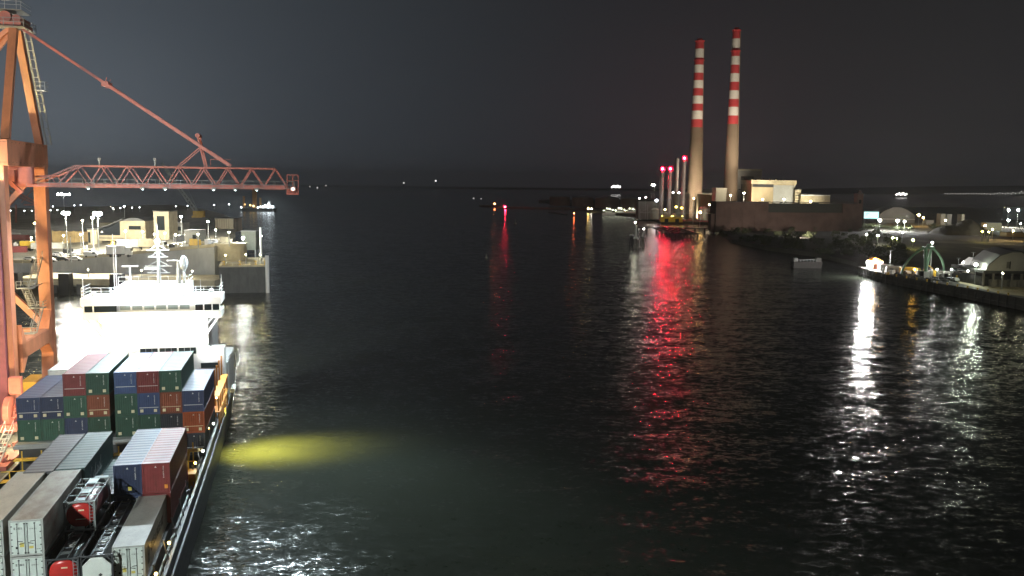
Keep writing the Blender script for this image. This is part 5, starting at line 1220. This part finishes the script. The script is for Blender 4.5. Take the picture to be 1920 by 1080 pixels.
# gambrel shed
sh = thing('dock_shed', 'large grey shed with cut-off gable on legs at the right edge of the pier', 'shed', GP(1888, 538)); s_ = sh.location; sx = s_.y / FPX
def zq(py): return Q(1888, py, s_.y).z - 4
M_shed = mat('shed_cladding', (.55, .52, .45), .7, dirt=.25, scale=.25)
gp = [(-44 * sx, zq(511)), (-39 * sx, zq(498)), (-18 * sx, zq(480)), (4 * sx, zq(473)), (22 * sx, zq(473)), (46 * sx, zq(488)), (62 * sx, zq(508))]
MB().extr([(x, 0, z) for x, z in gp], (8, 26, 0)).build('wall', M_shed, sh)
q = MB()
for (xa_, za_), (xb_, zb_) in zip(gp, gp[1:]): q.add([(xa_, -.5, za_ + .02), (xb_, -.5, zb_ + .02), (xb_ + 8, 26.5, zb_ + .02), (xa_ + 8, 26.5, za_ + .02), (xa_, -.5, za_ + .4), (xb_, -.5, zb_ + .4), (xb_ + 8, 26.5, zb_ + .4), (xa_ + 8, 26.5, za_ + .4)], [(0, 1, 2, 3), (7, 6, 5, 4), (0, 4, 5, 1), (2, 6, 7, 3)])
q.build('roof', mat('shed_roof', (.16, .16, .15), .7), sh)
for px in (1844, 1862, 1880, 1898, 1916, 1932):
    x = (px - 1888) * sx; MB().box(x - .3, x + .3, .2, .9, 0, zq(508)).build('post', M_conc, sh)
MB().box(-44 * sx, 60 * sx, -.1, 25, zq(513), zq(508)).box(-42 * sx, 58 * sx, 3, 24, 0, zq(520)).build('platform', M_concd, sh)
MB().box(-4 * sx, 3 * sx, -.12, .05, zq(503), zq(491)).build('window', M_conc, sh); MB().box(1.5 * sx, 3.4 * sx, -.16, -.1, zq(504), zq(490)).build('shutter', M_dark, sh)
for px, w_ in ((1858, 2), (1872, 3), (1893, 2.4), (1908, 3)): x = (px - 1888) * sx; MB().box(x, x + w_, -.2, 2, .02, 2.6).build('stored_crate', M_conc, sh)
# items on pier
def pcont(label, px, py, c, rot, L=6.06, H=2.59):
    t = thing('shipping_container', label, 'container', GP(px, py), rot, 'containers on the right-hand pier')
    part('body', (L, H, False, False), lambda: body_mesh(L, H), cmat(c), t); part('frame', (L, H), lambda: frame_mesh(L, H), cmat(c), t); return t
for px, py, c, rt, lb in ((1672, 507, 'cream', 95, 'small pale container left of the green arch'), (1688, 510, 'tan', 80, 'tan container beside the left foot of the arch'), (1712, 512, 'yellow', 100, 'yellow container under the arch'), (1747, 519, 'cream', 84, 'pale container under the right arch leg'),
                          (1796, 520, 'cream', 100, 'cream container at the start of the bright apron'), (1812, 516, 'teal', 96, 'teal container before the white tent'), (1825, 519, 'white', 80, 'white container beside the shed leg'), (1658, 505, 'brown', 97, 'brown container near the pier head'), (1770, 517, 'black', 95, 'black container right of the arch')):
    pcont(lb, px, py, c, R(rt))
tn = thing('marquee', 'floodlit white tent between the lamp and the grey shed', 'tent', GP(1838, 514)); sx = tn.location.y / FPX
MB().box(-18 * sx, 16 * sx, 0, 10, 0, 3.4).extr([(-18 * sx, 0, 3.4), (16 * sx, 0, 3.4), (-1 * sx, 0, 6.6)][::-1], (0, 10, 0)).build('canopy', M_white, tn); MB().box(-6 * sx, 2 * sx, -.06, 0, 0, 2.8).build('opening', M_grey, tn)
hut = thing('hut', 'bright little white hut at the very head of the pier', 'hut', (Q(1643, 500, 400).x, 400, 4)); MB().box(-3, 3, 0, 4, 0, 3).build('wall', M_white, hut); MB().extr([(-3.3, -.3, 3), (3.3, -.3, 3), (0, -.3, 4.6)][::-1], (0, 4.6, 0)).build('roof', M_org2, hut); MB().box(.6, 1.6, -.08, 0, 0, 2.1).build('door', M_dark, hut)
ex_ = thing('excavator', 'dark excavator with raised arm beneath the green arch', 'excavator', GP(1724, 517)); q = MB(); q.box(-1.5, 1.5, -1.2, 1.2, .9, 2.2); q.box(-1.4, -.2, -1, .2, 2.2, 3.2); q.build('cab', M_yel, ex_)
MB().box(-2, 2, -1.4, -.8, 0, .8).box(-2, 2, .8, 1.4, 0, .8).build('track', M_rub, ex_); MB().path([(1.2, 0, 2), (3.6, 0, 4.4), (5.4, 0, 3.0), (5.2, 0, 1.4)], .35).build('arm', M_yel, ex_)
q = MB()
for i in range(46):
    x, y = rr.uniform(-14, 16), rr.uniform(-3, 6); w_ = rr.uniform(.3, 1.3); q.box(x - w_, x + w_, y - .5, y + .5, 0, rr.uniform(.3, 1.3))
tag(q.build('scrap_heap', M_concd, None, GP(1730, 521), R(98)), 'low heap of mixed scrap blocks along the pier edge', 'scrap', kind='stuff')
rq = random.Random(33)
for i in range(34):
    px = rq.uniform(1655, 1845); py = 509 + (px - 1655) * .092 + rq.uniform(-1, 5); p = GP(px, py); w_ = rq.uniform(.4, 1.1); hh_ = rq.uniform(.6, 2.6)
    if i % 3 == 0: o = MB().tube((0, 0, 0), (0, 0, hh_), w_ * .7, n=10).build('drum', (M_conc, M_dark, M_yel, M_white)[i % 4], None, p); tag(o, 'upright drum in the clutter along the pier near the green arch', 'drum', 'drums on the right-hand pier')
    else: o = MB().box(-w_ * 1.4, w_ * 1.4, -w_, w_, 0, hh_).build('crate', (M_conc, M_dark, M_white, M_clad2, M_dark)[i % 5], None, p, rq.uniform(0, 1.5)); tag(o, 'box crate in the clutter along the pier near the green arch', 'crate', 'crates on the right-hand pier')
for i in range(14):
    p = GP(1640 + i * 19, 512 + i * 3.2); p.x += .6; tag(MB().tube((0, 0, 0), (0, 0, .7), .3, .22, 8).tube((0, 0, .7), (0, 0, .9), .42, .42, 8).build('bollard', M_yel, None, p), 'small yellow mooring bollard along the edge of the right-hand pier', 'bollard', 'bollards on the right-hand pier')
for k, (px, py, hgt_) in enumerate(((1668, 508, 9), (1795, 520, 8), (1822, 518, 10))):
    tag(MB().tube((0, 0, 0), (0, 0, hgt_), .14, .1, 6).bar((-1, 0, hgt_), (1, 0, hgt_), .1).build('pole', M_gal, None, GP(px, py)), ('thin unlit pole left of the green arch', 'thin unlit pole right of the green arch', 'taller unlit pole before the white tent')[k], 'pole')
car_o = None
for px, py, lb in ((1779, 516, 'white car beside the right foot of the green arch'), (1790, 527, 'white van at the start of the bright apron'), (1700, 514, 'pale car parked left of the arch centre leg')):
    o = tree_copy(protos['white'], GP(px, py), R(90), lb); o['group'] = 'vehicles parked on the right-hand pier'
def pl(label, px, py, Y, c, s, r_, group=None, n=1): return gl(label, px, py, Y, c, s, r_, group=group, zbase=4, n=n)
pl('dazzling white flood lamp at the head of the right-hand pier', 1628, 492, 391, (1, .97, .93), 2800, .85)
pl('second white flood beside the dazzling pier-head lamp', 1637, 495, 398, (1, .9, .85), 1200, .6)
pl('orange lamp over the pier-head hut', 1640, 486, 400, (1, .5, .08), 160, .45)
pl('starry lamp on the crown of the green arch', 1748, 455, 369, (1, .97, .92), 1400, .38)
pl('dazzling flood lamp before the white tent', 1830, 496, 333, (.90, 1, .80), 420, .6)
pl('amber strip lamp over the tent roof, left', 1840, 487, 345, (1, .7, .1), 300, .35); pl('amber strip lamp over the tent roof, right', 1856, 488, 345, (1, .7, .1), 300, .3)
pl('small white lamp post left of the tent', 1806, 492, 352, (1, 1, .95), 160, .28)
pl('orange lamp on a post under the green arch', 1715, 505, 366, (1, .55, .08), 40, .5)
pl('white work lamp under the right arch leg', 1757, 505, 360, (1, 1, .9), 260, .28); pl('white work lamp beside the arch foot', 1784, 505, 356, (1, 1, .9), 220, .28)
pl('warm lamp hanging over the bright apron', 1880, 512, 318, (1, .97, .6), 130, .3); pl('second warm lamp over the bright apron', 1815, 508, 345, (1, .97, .7), 150, .3); pl('third warm lamp over the apron at the right edge', 1925, 515, 300, (1, .97, .62), 130, .3)
# ======================================================================= LAND BEYOND THE PIER
# teal lit screen
scn = thing('screen', 'bright cyan-white lit billboard right of the brick tower', 'screen', (Q(1634, 400, 860).x, 860, 2.4)); sx = 860 / FPX; zz = lambda py: Q(1634, py, 860).z - 2.4
MB().box(-14.5 * sx, 14.5 * sx, 0, 1, zz(411), zz(396)).box(-12 * sx, -11 * sx, 0, 1, 0, zz(411)).box(11 * sx, 12 * sx, 0, 1, 0, zz(411)).build('frame', M_dark, scn)
MB().box(-13.5 * sx, 13.5 * sx, -.12, -.02, zz(409.6), zz(397.2)).build('display', emis('screen_glow', (.55, 1, .95), 1.6), scn)
MB().box(-10 * sx, -4 * sx, -.16, -.12, zz(400.6), zz(399.8)).box(-9 * sx, -8 * sx, -.16, -.12, zz(404), zz(401)).build('display_mark', M_grey, scn)
dome_ = thing('depot_building', 'long pale curved-roof depot behind the three bright floods', 'building', (Q(1682, 400, 980).x, 980, 2.4)); sx = 980 / FPX
MB().extr([(-34 * sx, 0, 0), (-34 * sx, 0, 9), *[(-34 * sx + 68 * sx * t_, 0, 9 + 9 * math.sin(math.pi * t_)) for t_ in (.2, .4, .6, .8)], (34 * sx, 0, 9), (34 * sx, 0, 0)], (0, 30, 0)).build('wall', M_clad2, dome_)
MB().box(-34 * sx, 34 * sx, -.4, 0, 4, 4.6).build('band', M_white, dome_)
for i, (px0, px1, pyt, py_, c, lb) in enumerate(((1738, 1752, 413, 421, M_clad2, 'small dim shed below the orange lamp'), (1765, 1773, 401, 421, M_clad, 'slim pale tower left of the dim lamp'), (1776, 1785, 402, 421, M_clad2, 'grey block right of the slim tower'), (1804, 1809, 402, 421, M_clad, 'thin pale silo near the mound'),
                                               (1852, 1880, 418, 432, M_clad3, 'low ochre shed beside the yellow lamps'), (1888, 1925, 388, 412, mat('blue_white_cladding', (.35, .45, .48), .6), 'pale blue-lit warehouse at the far right edge'), (1890, 1925, 436, 444, M_clad3, 'orange-lit wall at the right edge'))):
    Yb = 31 / ((py_ - 352) / FPX) * 1.0 if False else G(px0, py_, 2.4).y
    pblock(lb, px0, px1, pyt, Yb, depth=10, m=c, name='shed', cat='shed')
# earth mound
md = MB(); c0 = G(1825, 442, 2.4); n_ = 14; rr2 = random.Random(5); vs = []; nnx, nny = 22, 10
for j in range(nny):
    for i in range(nnx):
        u_, v_ = i / (nnx - 1) * 2 - 1, j / (nny - 1) * 2 - 1
        hgt = max(0, (1 - abs(u_) ** 2.2)) * max(0, 1 - v_ * v_) * 15 * (1 + .25 * math.sin(u_ * 5)) + (rr2.uniform(-.5, .5) if abs(u_) < .95 and abs(v_) < .9 else -1)
        vs.append((c0.x + u_ * 24, c0.y + 20 + v_ * 18, 2.2 + hgt * .75))
md.add(vs, [(j * nnx + i, j * nnx + i + 1, (j + 1) * nnx + i + 1, (j + 1) * nnx + i) for j in range(nny - 1) for i in range(nnx - 1)])
tag(md.build('earth_mound', M_land), kind='structure')
for px, py, Y, c, s, r_, lb in ((1650, 413, 800, (1, 1, .97), 1500, 1.1, 'leftmost bright star lamp below the screen'), (1683, 414, 790, (1, 1, .97), 1500, 1.2, 'brightest star lamp in the middle of the three'), (1696, 415, 790, (1, 1, .97), 1300, 1.0, 'rightmost of the three bright star lamps'),
        (1723, 403, 900, (1, .58, .14), 900, 1.1, 'starry orange lamp over the dim shed'), (1731, 408, 900, (1, .7, .3), 60, .9, 'small amber lamp right of the starry orange one'), (1773, 413, 850, (1, .9, .45), 200, .8, 'dim yellow lamp by the slim tower'), (1808, 417, 800, (1, .85, .6), 70, .6, 'faint lamp by the thin silo'),
        (1625, 440, 600, (1, .95, .85), 900, .45, 'small starry lamp left on the shore path'), (1646, 442, 600, (1, .97, .85), 200, .75, 'white oval lamp right of the starry shore lamp'), (1674, 446, 580, (.95, 1, .2), 260, .65, 'yellow-green lamp on the shore path'), (1682, 447, 580, (1, 1, .8), 50, .4, 'tiny pale lamp beside the yellow-green lamp'), (1692, 437, 620, (1, 1, .9), 50, .4, 'tiny lamp above the shore path'),
        (1712, 450, 560, (1, .95, .2), 260, .65, 'second yellow-green lamp near the green arch'), (1847, 423, 720, (1, .9, .75), 260, .7, 'pale lamp above the ochre shed'), (1842, 434, 640, (1, .85, .05), 160, .6, 'yellow lamp left of the ochre shed'), (1854, 435, 640, (1, .85, .3), 100, .5, 'second yellow lamp by the ochre shed'),
        (1861, 430, 670, (1, .65, .25), 700, .6, 'orange star lamp beside the mound'), (1900, 433, 660, (1, .62, .2), 800, .6, 'orange star lamp near the right edge'), (1891, 394, 900, (1, .98, .9), 1900, .95, 'left of two bright floods over the blue-lit warehouse'), (1909, 394, 900, (1, .98, .9), 1900, .95, 'right of two bright floods over the blue-lit warehouse'),
        (1891, 413, 800, (.8, 1, 1), 600, .9, 'blue-white lamp before the warehouse'), (1914, 419, 780, (.8, 1, 1), 160, .6, 'small blue-white lamp right of the warehouse door')):
    gl(lb, px, py, Y, c, s, r_)
# far lights over the bay
def dot(label, px, py, Y, c, s, r_, group=None, name='shore_light', cat='light'):
    p = Q(px, py, Y); t = thing(name, label, cat, (p.x, Y, p.z), 0, group)
    MB().sph((0, 0, 0), r_, 6, 4).build('lamp', emis('glow_%.2f_%.2f_%.2f_%g' % (*c, s), c, s), t); MB().tube((0, 0, -r_ * 5), (0, 0, -r_ * .8), r_ * .3, n=5).build('post', M_dark, t)
for i in range(17): dot('tiny pale lamp in the even row along the far coast at right', 1772 + i * 4.9, 363.5 - (i % 3 == 0) * .5, 6800, (1, .95, .88), 1.6, 3.2, 'even row of lamps along the far coast')
for i, (px, py) in enumerate(((1857, 364), (1864, 364), (1870, 363), (1874, 361), (1880, 363), (1885, 364), (1890, 362), (1896, 364), (1899, 361), (1904, 363), (1912, 362), (1915, 359), (1918, 362))):
    dot('pale lamp in the loose cluster on the far coast at the right edge', px, py, 6800, (1, .97, .92), 1.8, 3.8, 'loose cluster of coast lamps')
for px, py, s, lb in ((817, 339, 4, 'single bright dot above the far hills near the middle'), (757, 343, 2, 'upper faint dot over the far hills'), (747, 358, 1.2, 'lower faint dot over the water, right one'), (740, 358, .8, 'lower faint dot over the water, left one'), (595, 352, 1.5, 'middle faint dot right of the boom tip'), (611, 348, .8, 'right faint dot beyond the boom tip'), (581, 350, .7, 'left faint dot beside the boom tip'), (229, 346, .8, 'faint dot left behind the boom'), (902, 374, 5, 'white dot left of the breakwater lights'), (888, 372, 1, 'faint dot beside the white one')):
    dot('tiny ' + lb, px, py, 5200 if py < 370 else 2400, (1, .98, .95), s * .5, 5 if py < 370 else 2.2)
for px, w_, lb in ((1690, 24, 'brightly lit white ferry far out in the bay'), (1155, 20, 'faint lit ship on the horizon left of the stacks')):
    py = 364 if px == 1690 else 350; b_ = Q(px, py, 4200); wx = w_ / 2 * 4200 / FPX
    t = thing('ferry', lb, 'ship', (b_.x, 4200, b_.z - 6), 0)
    MB().extr([(-wx, 0, -12), (wx * .9, 0, -12), (wx, 0, 0), (-wx, 0, 0)], (0, 16, 0)).build('hull', M_dark, t)
    em = emis('ferry_glow', (1, .95, .9), 1.1); MB().box(-wx * .9, wx * .85, -1, 12, 0, 4.5).box(0, wx * .45, -.5, 10, 4.5, 15).build('deckhouse', M_white, t)
    for j in range(8): MB().sph((-wx * .8 + j * wx * .22, -4, 4 + (j % 3) * 3), 3.0, 6, 4).build('lamp', emis('ferry_lamp_glow', (1, .96, .92), 9 if px == 1690 else 3), t)
# ======================================================================= VEGETATION on the south bank
def leafmesh(seed, nleaf=260, rx=3.2, rz=2.4):
    r_ = random.Random(seed); q = MB(); cl = [(r_.uniform(-rx, rx) * .6, r_.uniform(-rx, rx) * .6, r_.uniform(.25, 1) * rz, r_.uniform(.8, 1.6)) for _ in range(9)]
    for _ in range(nleaf):
        cx, cy, cz, cr = r_.choice(cl); d = Vector((r_.gauss(0, 1), r_.gauss(0, 1), r_.gauss(0, .8))).normalized() * cr * r_.uniform(.5, 1.05)
        p = Vector((cx, cy, max(.1, cz))) + d; a = Vector((r_.gauss(0, 1), r_.gauss(0, 1), r_.gauss(0, 1))).normalized() * r_.uniform(.22, .45); b2 = a.cross(Vector((r_.gauss(0, 1), r_.gauss(0, 1), 1))).normalized() * r_.uniform(.15, .3)
        q.add([p - a, p + b2, p + a, p - b2], [(0, 1, 2, 3)])
    return q
M_leaf = mat('scrub_leaf', (.06, .075, .03), .8, dirt=.5, scale=.5); M_bark = mat('bark', (.08, .06, .045), .9)
shp = []
for s in range(3):
    t = thing('shrub', '', 'shrub'); leafmesh(s + 20).build('crown', M_leaf, t)
    MB().tube((0, 0, -.3), (.3, .2, 1.6), .14, .06, 6).tube((.1, 0, .4), (-.9, .5, 1.8), .08, .04, 5).build('stem', M_bark, t); shp.append(t)
k = 0
def inside(px, py): return True
spots = []
rs = random.Random(12)
while len(spots) < 110:
    px, py = rs.uniform(1350, 1700), rs.uniform(432, 500)
    lo = 440 + (px - 1350) * .165
    if py > lo + 6 or py > 499: continue
    spots.append((px, py))
for _ in range(30): spots.append((rs.uniform(1560, 1760), rs.uniform(424, 436)))
for i, (px, py) in enumerate(spots):
    g_ = G(px, py, 2.4)
    o = shp[i] if i < 3 else tree_copy(shp[i % 3], g_, rs.uniform(0, 6))
    o.location = g_; sc2 = rs.uniform(.7, 1.7); o.scale = (sc2, sc2, sc2 * rs.uniform(.7, 1.1))
    tag(o, 'low dark scrub bush on the unlit bank behind the barge', 'shrub', 'scrub bushes on the dark south bank')
# ======================================================================= HAZE
hzm = bpy.data.materials.new('haze_air'); hzm.use_nodes = True; nt = hzm.node_tree; nt.nodes.clear()
o_ = nt.nodes.new('ShaderNodeOutputMaterial'); v_ = nt.nodes.new('ShaderNodeVolumePrincipled')
v_.inputs['Density'].default_value = 7e-5; v_.inputs['Color'].default_value = (1, 1, 1, 1); v_.inputs['Anisotropy'].default_value = .3
nt.links.new(v_.outputs[0], o_.inputs['Volume'])
tag(MB().box(-9500, 9500, -500, 16500, -4, 240).build('haze', hzm), kind='stuff')
